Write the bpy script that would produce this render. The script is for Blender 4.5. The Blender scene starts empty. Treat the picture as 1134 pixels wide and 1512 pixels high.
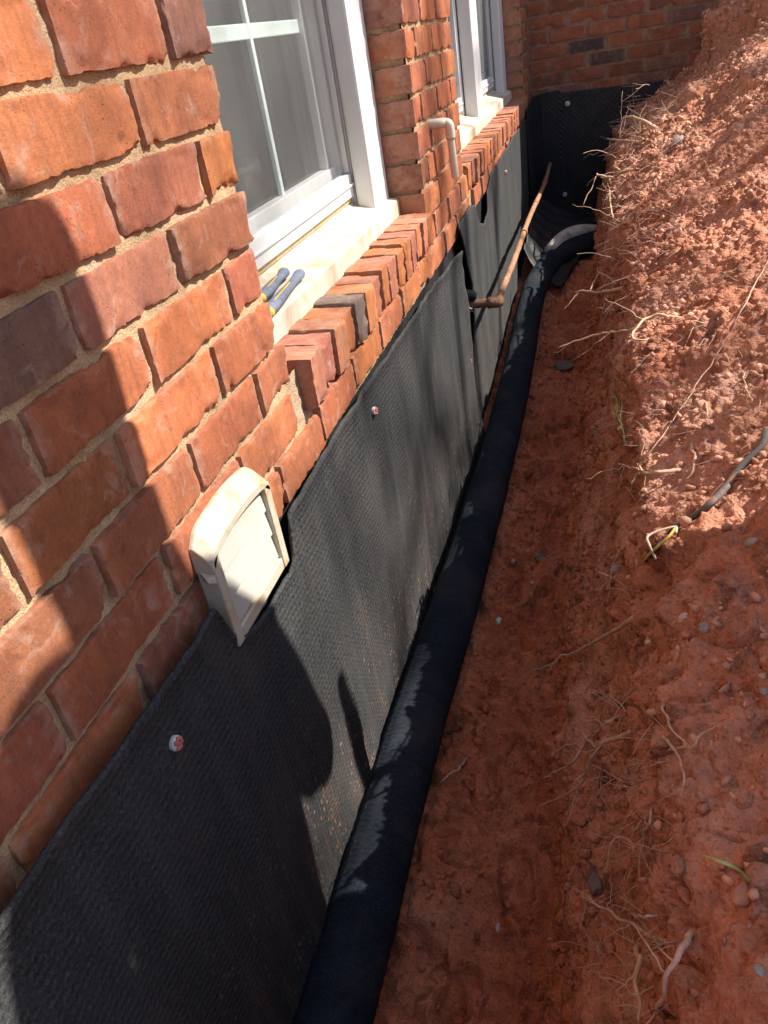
import bpy, bmesh, math, random
import numpy as np
from mathutils import Vector, Matrix, noise as mnoise

random.seed(7)
rng = np.random.default_rng(7)
scene = bpy.context.scene
COL = scene.collection

# ------------------------------------------------------------------ camera, light, exposure
CAM_LOC = (0.46321, -1.00201, 0.35629)
CAM_ROT = ((0.95945463, -0.00233355, 0.28185336),
           (0.23827229, 0.54091331, -0.80662203),
           (-0.15057599, 0.84107511, 0.51953780))
F_PX = 1140.89          # focal length in pixels of the 1134 x 1512 photograph
cam_data = bpy.data.cameras.new('camera')
cam_data.sensor_fit = 'VERTICAL'
cam_data.sensor_height = 36.0
cam_data.lens = F_PX * 36.0 / 1512.0
cam_data.clip_start = 0.02
cam_data.clip_end = 1000.0
camera = bpy.data.objects.new('camera', cam_data)
COL.objects.link(camera)
M = Matrix(CAM_ROT).to_4x4()
M.translation = Vector(CAM_LOC)
camera.matrix_world = M
scene.camera = camera

SUN_DIR = Vector((1.0, 0.40, 1.17)).normalized()      # towards the sun
elev = math.asin(SUN_DIR.z)
azim = math.atan2(SUN_DIR.x, SUN_DIR.y)
world = bpy.data.worlds.new('World')
scene.world = world
world.use_nodes = True
wn = world.node_tree
sky = wn.nodes.new('ShaderNodeTexSky')
sky.sky_type = 'NISHITA'
sky.sun_disc = False
sky.sun_elevation = elev
sky.sun_rotation = azim
sky.air_density = 1.0
sky.dust_density = 1.0
wn.links.new(sky.outputs[0], wn.nodes['Background'].inputs[0])
wn.nodes['Background'].inputs[1].default_value = 0.102

sun_data = bpy.data.lights.new('sun', 'SUN')
sun_data.energy = 5.0
sun_data.angle = math.radians(0.53)
sun_data.color = (1.0, 0.95, 0.87)
sun = bpy.data.objects.new('sun', sun_data)
sun.rotation_euler = SUN_DIR.to_track_quat('Z', 'Y').to_euler()
sun.location = SUN_DIR * 20
COL.objects.link(sun)

scene.view_settings.view_transform = 'Standard'
scene.view_settings.look = 'None'
scene.view_settings.gamma = 1.0
scene.view_settings.use_curve_mapping = False
scene.view_settings.exposure = 1.06
scene.cycles.max_bounces = 8
scene.cycles.diffuse_bounces = 4
scene.cycles.transparent_max_bounces = 16
scene.cycles.caustics_reflective = False
scene.cycles.caustics_refractive = False


# ------------------------------------------------------------------ helpers
def cam_ray(u, v):
    d = Vector(((u - 567.0) / F_PX, -(v - 756.0) / F_PX, -1.0))
    return (Matrix(CAM_ROT) @ d).normalized()


def at(u, v, axis, val):
    """Where the photograph's pixel meets the plane axis = val."""
    d = cam_ray(u, v)
    c = Vector(CAM_LOC)
    return c + d * ((val - c[axis]) / d[axis])


def tag(o, label=None, cat=None, group=None, kind=None):
    if label: o['label'] = label
    if cat: o['category'] = cat
    if group: o['group'] = group
    if kind: o['kind'] = kind
    return o


def set_parent(o, p):
    if p is None:
        return o
    o.parent = p
    if p.type == 'EMPTY':
        o.matrix_parent_inverse = Matrix.Translation(-p.location)
    return o


def empty(name, loc):
    o = bpy.data.objects.new(name, None)
    o.location = loc
    o.empty_display_size = 0.05
    COL.objects.link(o)
    return o


def link_mesh(name, me, mat, parent=None, smooth=False):
    if mat: me.materials.append(mat)
    o = bpy.data.objects.new(name, me)
    COL.objects.link(o)
    if smooth:
        me.polygons.foreach_set('use_smooth', np.ones(len(me.polygons), dtype=bool))
    return set_parent(o, parent)


def from_arrays(name, V, F, mat, parent=None, smooth=False):
    """V (n,3) float, F (m,4) or (m,3) int."""
    V = np.asarray(V, dtype=np.float32); F = np.asarray(F, dtype=np.int32)
    me = bpy.data.meshes.new(name)
    me.vertices.add(len(V)); me.vertices.foreach_set('co', V.ravel())
    k = F.shape[1]
    me.loops.add(F.size); me.loops.foreach_set('vertex_index', F.ravel())
    me.polygons.add(len(F))
    me.polygons.foreach_set('loop_start', np.arange(0, F.size, k, dtype=np.int32))
    me.polygons.foreach_set('loop_total', np.full(len(F), k, dtype=np.int32))
    me.update(calc_edges=True)
    me.validate()
    return link_mesh(name, me, mat, parent, smooth)


def grid_faces(n, m, flip=False):
    i, j = np.meshgrid(np.arange(n - 1), np.arange(m - 1), indexing='ij')
    a = (i * m + j).ravel()
    F = np.stack([a, a + m, a + m + 1, a + 1], 1)
    return F[:, ::-1] if flip else F


# vectorised gradient noise
_perm = rng.permutation(256)
_perm = np.concatenate([_perm, _perm, _perm])
_grad = rng.normal(size=(256, 3)); _grad /= np.linalg.norm(_grad, axis=1)[:, None]


def pnoise(x, y, z):
    x, y, z = np.broadcast_arrays(np.asarray(x, float), np.asarray(y, float), np.asarray(z, float))
    xi, yi, zi = np.floor(x).astype(int), np.floor(y).astype(int), np.floor(z).astype(int)
    xf, yf, zf = x - xi, y - yi, z - zi
    fade = lambda t: t * t * t * (t * (t * 6 - 15) + 10)
    u, v, w = fade(xf), fade(yf), fade(zf)
    out = 0
    for dx in (0, 1):
        for dy in (0, 1):
            for dz in (0, 1):
                h = _perm[_perm[_perm[(xi + dx) & 255] + ((yi + dy) & 255)] + ((zi + dz) & 255)]
                g = _grad[h]
                d = g[..., 0] * (xf - dx) + g[..., 1] * (yf - dy) + g[..., 2] * (zf - dz)
                out = out + d * (u if dx else 1 - u) * (v if dy else 1 - v) * (w if dz else 1 - w)
    return out


def fbm(x, y, z, octaves=4, gain=0.5):
    s, a, f = 0, 1.0, 1.0
    for _ in range(octaves):
        s = s + a * pnoise(x * f + 13.1 * f, y * f + 7.7, z * f)
        a *= gain; f *= 2.03
    return s


class MB:
    """Collects boxes, tubes and prisms into one mesh object."""
    def __init__(self): self.V = []; self.F = []

    def add(self, verts, faces):
        b = len(self.V)
        self.V += [tuple(v) for v in verts]
        self.F += [tuple(i + b for i in f) for f in faces]

    def box(self, x0, x1, y0, y1, z0, z1):
        self.add([(x, y, z) for x in (x0, x1) for y in (y0, y1) for z in (z0, z1)],
                 [(0, 1, 3, 2), (4, 6, 7, 5), (0, 4, 5, 1), (2, 3, 7, 6), (0, 2, 6, 4), (1, 5, 7, 3)])
        return self

    def prism_y(self, prof, y0, y1):
        n = len(prof)
        self.add([(x, y0, z) for x, z in prof] + [(x, y1, z) for x, z in prof],
                 [tuple(range(n))[::-1], tuple(range(n, 2 * n))] +
                 [(i, (i + 1) % n, n + (i + 1) % n, n + i) for i in range(n)])
        return self

    def tube(self, pts, rad, seg=10, caps=True, squash=1.0):
        pts = [Vector(p) for p in pts]
        if not hasattr(rad, '__len__'): rad = [rad] * len(pts)
        up = Vector((0.13, 0.2, 1)).normalized()
        rings = []
        for i, p in enumerate(pts):
            t = (pts[min(i + 1, len(pts) - 1)] - pts[max(i - 1, 0)])
            if t.length < 1e-9: t = Vector((0, 0, 1))
            t.normalize()
            s = t.cross(up)
            if s.length < 1e-3: s = t.cross(Vector((1, 0, 0)))
            s.normalize(); u2 = s.cross(t)
            rings.append([p + (s * math.cos(a) + u2 * math.sin(a) * squash) * rad[i]
                          for a in [2 * math.pi * k / seg for k in range(seg)]])
        V = [v for r in rings for v in r]
        F = []
        for i in range(len(pts) - 1):
            for k in range(seg):
                F.append((i * seg + k, i * seg + (k + 1) % seg, (i + 1) * seg + (k + 1) % seg, (i + 1) * seg + k))
        if caps:
            F.append(tuple(range(seg))[::-1]); F.append(tuple((len(pts) - 1) * seg + k for k in range(seg)))
        self.add(V, F)
        return self

    def build(self, name, mat, parent=None, bevel=0.0, smooth=False, seg=2):
        me = bpy.data.meshes.new(name)
        me.from_pydata(self.V, [], self.F)
        bm = bmesh.new(); bm.from_mesh(me)
        bmesh.ops.recalc_face_normals(bm, faces=bm.faces)
        if bevel > 0:
            es = [e for e in bm.edges if len(e.link_faces) == 2 and e.calc_face_angle(0) > 0.6]
            bmesh.ops.bevel(bm, geom=es, offset=bevel, segments=seg, affect='EDGES', profile=0.5, clamp_overlap=True)
        bm.to_mesh(me); bm.free()
        return link_mesh(name, me, mat, parent, smooth)


def smooth_path(pts, n=8):
    """Catmull-Rom through the points."""
    P = [Vector(p) for p in pts]
    P = [P[0] * 2 - P[1]] + P + [P[-1] * 2 - P[-2]]
    out = []
    for i in range(1, len(P) - 2):
        for k in range(n):
            t = k / n
            a, b, c, d = P[i - 1], P[i], P[i + 1], P[i + 2]
            out.append(0.5 * ((2 * b) + (c - a) * t + (2 * a - 5 * b + 4 * c - d) * t * t + (3 * b - a - 3 * c + d) * t ** 3))
    out.append(P[-2])
    return out


# ------------------------------------------------------------------ materials
class NT:
    def __init__(self, name, rough=0.8, spec=0.3):
        self.m = bpy.data.materials.new(name); self.m.use_nodes = True
        self.t = self.m.node_tree
        self.b = self.t.nodes['Principled BSDF']
        self.b.inputs['Roughness'].default_value = rough
        self.b.inputs['Specular IOR Level'].default_value = spec
        self.tc = self.n('ShaderNodeTexCoord')

    def n(self, typ, **kw):
        nd = self.t.nodes.new(typ)
        for k, v in kw.items(): setattr(nd, k, v)
        return nd

    def l(self, a, b): self.t.links.new(a, b)

    def noise(self, scale, detail=4, rough=0.55, vec=None, dist=0.0):
        nd = self.n('ShaderNodeTexNoise')
        nd.inputs['Scale'].default_value = scale; nd.inputs['Detail'].default_value = detail
        nd.inputs['Roughness'].default_value = rough; nd.inputs['Distortion'].default_value = dist
        self.l(vec if vec is not None else self.tc.outputs['Object'], nd.inputs['Vector'])
        return nd.outputs['Fac']

    def voro(self, scale, vec=None, feature='F1', out='Distance', rnd=1.0):
        nd = self.n('ShaderNodeTexVoronoi', feature=feature)
        nd.inputs['Scale'].default_value = scale
        nd.inputs['Randomness'].default_value = rnd
        self.l(vec if vec is not None else self.tc.outputs['Object'], nd.inputs['Vector'])
        return nd.outputs[out]

    def ramp(self, fac, stops):
        nd = self.n('ShaderNodeValToRGB')
        el = nd.color_ramp.elements
        while len(el) < len(stops): el.new(0.5)
        for e, (p, c) in zip(el, stops):
            e.position = p
            e.color = tuple(c) + (1,) if hasattr(c, '__len__') else (c, c, c, 1)
        self.l(fac, nd.inputs['Fac'])
        return nd.outputs['Color']

    def mix(self, fac, a, b, mode='MIX'):
        nd = self.n('ShaderNodeMix', data_type='RGBA', blend_type=mode)
        nd.clamp_factor = True
        for s, v in ((nd.inputs[0], fac), (nd.inputs[6], a), (nd.inputs[7], b)):
            if hasattr(v, 'is_linked'): self.l(v, s)
            elif hasattr(v, '__len__'): s.default_value = tuple(v) + (1,) if len(v) == 3 else v
            else: s.default_value = v if s.type == 'VALUE' else (v, v, v, 1)
        return nd.outputs[2]

    def math(self, op, a, b=0.0, c=0.0, clamp=False):
        nd = self.n('ShaderNodeMath', operation=op); nd.use_clamp = clamp
        for i, v in enumerate((a, b, c)):
            if hasattr(v, 'is_linked'): self.l(v, nd.inputs[i])
            else: nd.inputs[i].default_value = v
        return nd.outputs[0]

    def mapping(self, scale, vec=None, rot=(0, 0, 0)):
        nd = self.n('ShaderNodeMapping')
        nd.inputs['Scale'].default_value = scale
        nd.inputs['Rotation'].default_value = rot
        self.l(vec if vec is not None else self.tc.outputs['Object'], nd.inputs['Vector'])
        return nd.outputs['Vector']

    def color(self, c):
        if hasattr(c, 'is_linked'): self.l(c, self.b.inputs['Base Color'])
        else: self.b.inputs['Base Color'].default_value = tuple(c) + (1,)
        return self

    def bump(self, h, dist=0.002, strength=0.6, prev=None):
        nd = self.n('ShaderNodeBump')
        nd.inputs['Distance'].default_value = dist; nd.inputs['Strength'].default_value = strength
        self.l(h, nd.inputs['Height'])
        if prev is not None: self.l(prev, nd.inputs['Normal'])
        self.l(nd.outputs['Normal'], self.b.inputs['Normal'])
        return nd.outputs['Normal']


def mat_brick():
    k = NT('fired_clay_brick', 0.82, 0.25)
    info = k.n('ShaderNodeObjectInfo')
    off = k.n('ShaderNodeVectorMath', operation='ADD')
    k.l(k.tc.outputs['Object'], off.inputs[0])
    r10 = k.math('MULTIPLY', info.outputs['Random'], 37.0)
    comb = k.n('ShaderNodeCombineXYZ')
    for i in range(3): k.l(r10, comb.inputs[i])
    k.l(comb.outputs[0], off.inputs[1])
    v = off.outputs[0]
    base = info.outputs['Color']
    big = k.noise(14, 5, 0.6, v, 0.6)
    c = k.mix(k.ramp(big, [(0.3, 0.0), (0.75, 1.0)]), k.mix(1.0, base, (0.72, 0.66, 0.68), 'MULTIPLY'), k.mix(1.0, base, (1.28, 1.18, 1.05), 'MULTIPLY'))
    streak = k.noise(1.0, 4, 0.6, k.mapping((30, 90, 9), v))
    c = k.mix(k.math('MULTIPLY', k.ramp(streak, [(0.48, 0.0), (0.70, 1.0)]), 0.5), c, k.mix(1.0, base, (0.6, 0.62, 0.72), 'MULTIPLY'))
    fine = k.noise(220, 3, 0.6, v)
    c = k.mix(0.5, c, k.mix(1.0, c, k.ramp(fine, [(0.3, 0.72), (0.7, 1.22)]), 'MULTIPLY'))
    # lime and mortar smears
    sm = k.noise(26, 6, 0.68, v, 0.9)
    c = k.mix(k.math('MULTIPLY', k.ramp(sm, [(0.56, 0.0), (0.72, 1.0)]), 0.5), c, (0.46, 0.33, 0.26))
    # sooty kiln marks
    so = k.noise(11, 4, 0.6, v, 0.3)
    c = k.mix(k.math('MULTIPLY', k.ramp(so, [(0.66, 0.0), (0.8, 1.0)]), 0.55), c, (0.06, 0.04, 0.04))
    # mortar haze hugging the arrises
    ge = k.n('ShaderNodeSeparateXYZ'); k.l(k.tc.outputs['Generated'], ge.inputs[0])
    ey = k.math('ABSOLUTE', k.math('SUBTRACT', ge.outputs[1], 0.5)); ez = k.math('ABSOLUTE', k.math('SUBTRACT', ge.outputs[2], 0.5))
    ed = k.math('MAXIMUM', k.math('MULTIPLY_ADD', ey, 1.0, 0.035), ez)
    ed = k.math('ADD', ed, k.math('MULTIPLY', k.math('SUBTRACT', k.noise(38, 5, 0.7, v, 0.4), 0.5), 0.42))
    c = k.mix(k.math('MULTIPLY', k.ramp(ed, [(0.46, 0.0), (0.60, 1.0)]), 0.55), c, (0.45, 0.31, 0.23))
    dk = k.noise(48, 5, 0.7, v, 0.7)
    c = k.mix(k.math('MULTIPLY', k.ramp(dk, [(0.60, 0.0), (0.70, 1.0)]), 0.5), c, k.mix(1.0, c, (0.38, 0.34, 0.36), 'MULTIPLY'))
    pits = k.voro(160, v)
    pit = k.ramp(pits, [(0.05, 0.0), (0.17, 1.0)])
    pm = k.ramp(k.noise(18, 2, 0.5, v), [(0.5, 1.0), (0.62, 0.0)])
    pitmask = k.mix(pm, pit, 1.0)
    c = k.mix(1.0, c, k.mix(0.55, 1.0, pitmask), 'MULTIPLY')
    k.color(c)
    h = k.math('ADD', k.math('MULTIPLY', k.noise(1.0, 5, 0.65, k.mapping((60, 190, 60), v)), 0.9), k.math('MULTIPLY', k.noise(420, 3, 0.6, v), 0.55))
    n1 = k.bump(h, 0.002, 0.6)
    k.bump(pitmask, 0.002, 0.5, n1)
    return k.m


def mat_mortar(name, tint):
    k = NT(name, 0.95, 0.1)
    g = k.noise(420, 3, 0.7)
    c = k.ramp(g, [(0.25, [t * 0.55 for t in tint]), (0.5, tint), (0.72, [min(1, t * 1.25) for t in tint])])
    c = k.mix(k.ramp(k.noise(16, 5, 0.6), [(0.42, 0.0), (0.7, 0.8)]), c, k.mix(1.0, c, (0.62, 0.55, 0.5), 'MULTIPLY'))
    c = k.mix(k.ramp(k.noise(9, 4, 0.6), [(0.55, 0.0), (0.72, 0.4)]), c, (0.5, 0.43, 0.37))
    k.color(c)
    h = k.math('ADD', k.noise(380, 3, 0.7), k.math('MULTIPLY', k.noise(70, 4, 0.6), 1.6))
    k.bump(h, 0.003, 0.8)
    return k.m


def mat_soil():
    k = NT('red_clay_soil', 0.93, 0.12)
    a = k.noise(3.2, 6, 0.6, None, 0.4)
    c = k.ramp(a, [(0.30, (0.37, 0.135, 0.075)), (0.46, (0.54, 0.222, 0.130)), (0.60, (0.61, 0.295, 0.195)), (0.76, (0.64, 0.38, 0.28))])
    b = k.noise(26, 6, 0.66)
    c = k.mix(0.75, c, k.mix(1.0, c, k.ramp(b, [(0.28, 0.45), (0.48, 1.0), (0.72, 1.5)]), 'MULTIPLY'))
    # purple-grey and pale mica-rich streaks
    p = k.noise(1.0, 6, 0.62, k.mapping((8, 5, 12), None, (0.2, 0.5, 0.1)), 1.2)
    c = k.mix(k.math('MULTIPLY', k.ramp(p, [(0.55, 0.0), (0.68, 1.0)]), 0.42), c, (0.52, 0.30, 0.24))
    p2 = k.noise(7.5, 5, 0.6, None, 0.8)
    c = k.mix(k.math('MULTIPLY', k.ramp(p2, [(0.62, 0.0), (0.74, 1.0)]), 0.45), c, (0.22, 0.11, 0.08))
    # smooth orange scrapes and dark damp patches
    p3 = k.noise(1.0, 4, 0.6, k.mapping((9, 4, 9), None, (0.1, 0.2, 0.6)), 0.5)
    c = k.mix(k.math('MULTIPLY', k.ramp(p3, [(0.60, 0.0), (0.70, 1.0)]), 0.6), c, (0.58, 0.205, 0.090))
    p4 = k.noise(13, 6, 0.68, None, 1.0)
    c = k.mix(k.math('MULTIPLY', k.ramp(p4, [(0.55, 0.0), (0.64, 1.0)]), 0.65), c, (0.13, 0.058, 0.040))
    # soil colour shifts to a stronger orange towards the trench floor
    sz_ = k.n('ShaderNodeSeparateXYZ'); k.l(k.tc.outputs['Object'], sz_.inputs[0])
    dz_ = k.math('ADD', sz_.outputs[2], k.math('MULTIPLY', k.math('SUBTRACT', k.noise(6, 4, 0.6), 0.5), 0.35))
    c = k.mix(k.ramp(k.math('MULTIPLY', dz_, -1.0), [(0.50, 0.0), (0.74, 1.0)]), c, k.mix(1.0, c, (1.18, 0.90, 0.68), 'MULTIPLY'))
    gr = k.voro(330, None, 'F1', 'Color')
    sep = k.n('ShaderNodeSeparateColor'); k.l(gr, sep.inputs[0])
    c = k.mix(k.math('MULTIPLY', k.ramp(sep.outputs[0], [(0.84, 0.0), (0.88, 1.0)]), 0.3), c, (0.50, 0.32, 0.23))
    c = k.mix(k.math('MULTIPLY', k.ramp(sep.outputs[1], [(0.90, 0.0), (0.93, 1.0)]), 0.3), c, (0.16, 0.07, 0.045))
    k.color(c)
    h = k.math('ADD', k.math('MULTIPLY', k.noise(55, 6, 0.68), 1.2), k.math('MULTIPLY', k.voro(210, None, 'SMOOTH_F1'), 0.5))
    h = k.math('ADD', h, k.math('MULTIPLY', k.noise(300, 3, 0.6), 0.35))
    k.bump(h, 0.010, 0.9)
    return k.m


def mat_simple(name, col, rough=0.7, spec=0.3, var=0.25, scale=60, bump=0.0, bscale=200, dark=None, dark_scale=20, dark_amt=0.5):
    k = NT(name, rough, spec)
    c = k.ramp(k.noise(scale, 5, 0.6), [(0.28, [x * (1 - var) for x in col]), (0.72, [min(1, x * (1 + var)) for x in col])])
    if dark:
        c = k.mix(k.math('MULTIPLY', k.ramp(k.noise(dark_scale, 6, 0.65, None, 0.6), [(0.48, 0.0), (0.66, 1.0)]), dark_amt), c, dark)
    k.color(c)
    if bump: k.bump(k.noise(bscale, 4, 0.6), bump, 0.7)
    return k.m


def mat_fabric(name, col, clay=0.55, dimple=0.0):
    """Black needle-felt geotextile face of a drainage mat."""
    k = NT(name, 0.95, 0.12)
    f1 = k.math('MULTIPLY_ADD', k.noise(700, 2, 0.7), 0.5, k.math('MULTIPLY', k.noise(260, 3, 0.7), 0.5))
    c = k.ramp(f1, [(0.32, [x * 0.35 for x in col]), (0.5, col), (0.66, [x * 2.3 for x in col])])
    band = k.noise(1.0, 4, 0.6, k.mapping((4, 22, 3)))
    c = k.mix(0.5, c, k.mix(1.0, c, k.ramp(band, [(0.3, 0.6), (0.7, 1.3)]), 'MULTIPLY'))
    # dust film
    c = k.mix(k.math('MULTIPLY', k.ramp(k.noise(6, 6, 0.65, None, 0.5), [(0.45, 0.0), (0.75, 1.0)]), 0.3), c, (0.10, 0.085, 0.075))
    # clay caught in rows of small dimples
    sepx = k.n('ShaderNodeSeparateXYZ'); k.l(k.tc.outputs['Object'], sepx.inputs[0])
    vo = k.voro(1.0, k.mapping((1, 112, 46)), 'F1', 'Distance', 0.8)
    dash = k.ramp(vo, [(0.16, 1.0), (0.30, 0.0)])
    rmask = k.ramp(k.noise(1.0, 4, 0.6, k.mapping((1, 17, 5)), 0.4), [(0.46, 0.0), (0.58, 1.0)])
    low = k.ramp(k.math('MULTIPLY_ADD', sepx.outputs[2], -1.0, 0.0), [(0.42, 0.0), (0.72, 1.0)])
    m = k.math('MULTIPLY', k.math('MULTIPLY', dash, rmask), k.math('MULTIPLY', low, clay))
    c = k.mix(m, c, (0.42, 0.21, 0.12))
    k.color(c)
    st = k.noise(1.0, 5, 0.65, k.mapping((3, 30, 4)), 0.6)
    c = k.mix(k.math('MULTIPLY', k.math('MULTIPLY', k.ramp(st, [(0.52, 0.0), (0.68, 1.0)]), low), 0.5 * clay), c, (0.22, 0.125, 0.085))
    k.color(c)
    grid = k.voro(1.0, k.mapping((1, 88, 88)), 'F1', 'Distance', 0.08)
    n0 = k.bump(k.ramp(grid, [(0.15, 0.0), (0.5, 1.0)]), 0.0020, 0.55)
    h = k.math('ADD', f1, k.math('MULTIPLY', k.math('SUBTRACT', 1.0, dash), 0.5))
    k.bump(h, 0.0014, 0.6, n0)
    return k.m


def mat_glass():
    m = bpy.data.materials.new('window_glass'); m.use_nodes = True
    t = m.node_tree; t.nodes.clear()
    out = t.nodes.new('ShaderNodeOutputMaterial')
    tr = t.nodes.new('ShaderNodeBsdfTransparent'); tr.inputs[0].default_value = (0.80, 0.86, 0.84, 1)
    gl = t.nodes.new('ShaderNodeBsdfGlossy'); gl.inputs['Roughness'].default_value = 0.02
    fr = t.nodes.new('ShaderNodeFresnel'); fr.inputs['IOR'].default_value = 1.5
    mx = t.nodes.new('ShaderNodeMixShader')
    t.links.new(fr.outputs[0], mx.inputs[0]); t.links.new(tr.outputs[0], mx.inputs[1]); t.links.new(gl.outputs[0], mx.inputs[2])
    t.links.new(mx.outputs[0], out.inputs[0])
    return m


def mat_screen():
    """Fibreglass insect screen: a weave of thin grey strands."""
    m = bpy.data.materials.new('insect_screen_mesh'); m.use_nodes = True
    t = m.node_tree
    b = t.nodes['Principled BSDF']
    b.inputs['Base Color'].default_value = (0.23, 0.235, 0.225, 1); b.inputs['Roughness'].default_value = 0.6
    tc = t.nodes.new('ShaderNodeTexCoord')
    sep = t.nodes.new('ShaderNodeSeparateXYZ'); t.links.new(tc.outputs['Object'], sep.inputs[0])
    def strand(sock):
        a = t.nodes.new('ShaderNodeMath'); a.operation = 'MULTIPLY'; a.inputs[1].default_value = 560.0; t.links.new(sock, a.inputs[0])
        f = t.nodes.new('ShaderNodeMath'); f.operation = 'FRACT'; t.links.new(a.outputs[0], f.inputs[0])
        g = t.nodes.new('ShaderNodeMath'); g.operation = 'LESS_THAN'; g.inputs[1].default_value = 0.17; t.links.new(f.outputs[0], g.inputs[0])
        return g.outputs[0]
    mxm = t.nodes.new('ShaderNodeMath'); mxm.operation = 'MAXIMUM'
    t.links.new(strand(sep.outputs[1]), mxm.inputs[0]); t.links.new(strand(sep.outputs[2]), mxm.inputs[1])
    tr = t.nodes.new('ShaderNodeBsdfTransparent')
    mx = t.nodes.new('ShaderNodeMixShader')
    t.links.new(mxm.outputs[0], mx.inputs[0]); t.links.new(tr.outputs[0], mx.inputs[1]); t.links.new(b.outputs[0], mx.inputs[2])
    t.links.new(mx.outputs[0], t.nodes['Material Output'].inputs[0])
    return m


def mat_rust():
    k = NT('rusty_iron', 0.9, 0.2)
    c = k.ramp(k.noise(60, 6, 0.7), [(0.3, (0.14, 0.07, 0.04)), (0.5, (0.34, 0.175, 0.095)), (0.7, (0.46, 0.28, 0.18))])
    c = k.mix(k.ramp(k.noise(30, 5, 0.7), [(0.6, 0.0), (0.72, 0.8)]), c, (0.55, 0.42, 0.32))
    k.color(c)
    k.bump(k.noise(150, 5, 0.7), 0.004, 0.9)
    return k.m


BRICK = mat_brick()
MORTAR = mat_mortar('sandy_mortar', (0.52, 0.36, 0.21))
MORTAR_FAR = mat_mortar('weathered_mortar', (0.36, 0.20, 0.13))
SOIL = mat_soil()
TAR = mat_simple('foundation_tar', (0.022, 0.021, 0.022), 0.8, 0.2, 0.4, 30, 0.002)
FABRIC = mat_fabric('black_geotextile', (0.042, 0.042, 0.0415))
FABRIC_B = mat_fabric('black_geotextile_dusty', (0.050, 0.051, 0.050), 0.3)
DIMPLE = mat_simple('black_dimple_sheet', (0.016, 0.016, 0.018), 0.55, 0.4, 0.4, 8, 0.0005, 400, (0.06, 0.04, 0.035), 7, 0.3)
SOCK = mat_fabric('filter_sock_knit', (0.015, 0.020, 0.028), 0.0)
VINYL = mat_simple('white_vinyl', (0.68, 0.675, 0.655), 0.45, 0.4, 0.03, 20, 0, 100, (0.60, 0.54, 0.43), 9, 0.22)
VINYL_AGED = mat_simple('weathered_white_sill', (0.62, 0.56, 0.45), 0.6, 0.3, 0.10, 25, 0, 100, (0.40, 0.28, 0.14), 9, 0.75)
STRIP = mat_simple('tan_weather_strip', (0.50, 0.36, 0.19), 0.7, 0.3, 0.25, 40)
VENT = mat_simple('yellowed_vent_plastic', (0.50, 0.445, 0.335), 0.42, 0.4, 0.05, 20, 0.0006, 150, (0.42, 0.26, 0.10), 26, 0.75)
LOUVER = mat_simple('cream_louver_plastic', (0.47, 0.46, 0.405), 0.35, 0.45, 0.02, 20, 0, 100, (0.50, 0.43, 0.30), 14, 0.4)
PVC = mat_simple('cream_pvc', (0.72, 0.60, 0.47), 0.35, 0.45, 0.05, 40)
RUST = mat_rust()
GLASS = mat_glass()
SCREEN = mat_screen()
CURTAIN = mat_simple('grey_brown_curtain', (0.24, 0.215, 0.205), 0.95, 0.1, 0.12, 15, 0.001, 300)
MUNTIN = mat_simple('pale_green_grille', (0.66, 0.78, 0.72), 0.5, 0.3, 0.05, 20)
ROOT = mat_simple('root_bark', (0.56, 0.37, 0.27), 0.85, 0.2, 0.35, 90, 0.001, 300)
ROOT_PALE = mat_simple('pale_root_bark', (0.60, 0.40, 0.26), 0.85, 0.2, 0.3, 90, 0.001, 300)
STONE = mat_simple('grey_stone', (0.36, 0.33, 0.30), 0.85, 0.25, 0.35, 50, 0.002, 180, (0.42, 0.19, 0.11), 24, 0.8)
STONE_PALE = mat_simple('pale_quartz', (0.60, 0.50, 0.43), 0.7, 0.35, 0.25, 60, 0.002, 180, (0.50, 0.22, 0.12), 30, 0.85)
CLAYSTONE = mat_simple('clay_clod', (0.52, 0.24, 0.15), 0.95, 0.1, 0.4, 45, 0.003, 200)
GRAVELM = mat_simple('gravelly_clay', (0.62, 0.35, 0.24), 0.92, 0.15, 0.5, 22, 0.002, 260)
GREYCLAY = mat_simple('grey_clay', (0.17, 0.14, 0.125), 0.8, 0.3, 0.3, 40, 0.003, 150, (0.25, 0.10, 0.06), 25, 0.7)
LEAF = mat_simple('variegated_leaf', (0.36, 0.36, 0.13), 0.6, 0.3, 0.4, 90)
GRASSM = mat_simple('dry_grass_blade', (0.40, 0.42, 0.14), 0.6, 0.3, 0.25, 60)
CABLE = mat_simple('grey_cable_sheath', (0.13, 0.12, 0.11), 0.6, 0.3, 0.2, 60, 0.0008, 200, (0.36, 0.18, 0.11), 30, 0.8)
CABLE_IN = mat_simple('dark_cable_core', (0.03, 0.028, 0.027), 0.6, 0.3, 0.3, 60)
WIRE_Y = mat_simple('yellow_wire', (0.66, 0.46, 0.12), 0.5, 0.4, 0.1, 60)
WIRE_W = mat_simple('cream_wire', (0.70, 0.62, 0.45), 0.5, 0.4, 0.1, 60)
GRIP = mat_simple('blue_grey_grip', (0.17, 0.19, 0.245), 0.6, 0.3, 0.2, 120, 0.0006, 400)
GRIP_Y = mat_simple('yellow_grip', (0.72, 0.46, 0.06), 0.5, 0.4, 0.1, 60)
STEEL = mat_simple('worn_steel', (0.45, 0.44, 0.42), 0.4, 0.5, 0.2, 80)
NAILRED = mat_simple('red_fastener_plastic', (0.55, 0.16, 0.12), 0.5, 0.4, 0.2, 200)
NAILWHITE = mat_simple('white_washer_plastic', (0.66, 0.60, 0.57), 0.5, 0.4, 0.1, 200)
WHITEPIPE = mat_simple('muddy_white_plastic', (0.60, 0.57, 0.52), 0.5, 0.4, 0.1, 40, 0, 100, (0.30, 0.13, 0.075), 22, 0.8)
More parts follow.
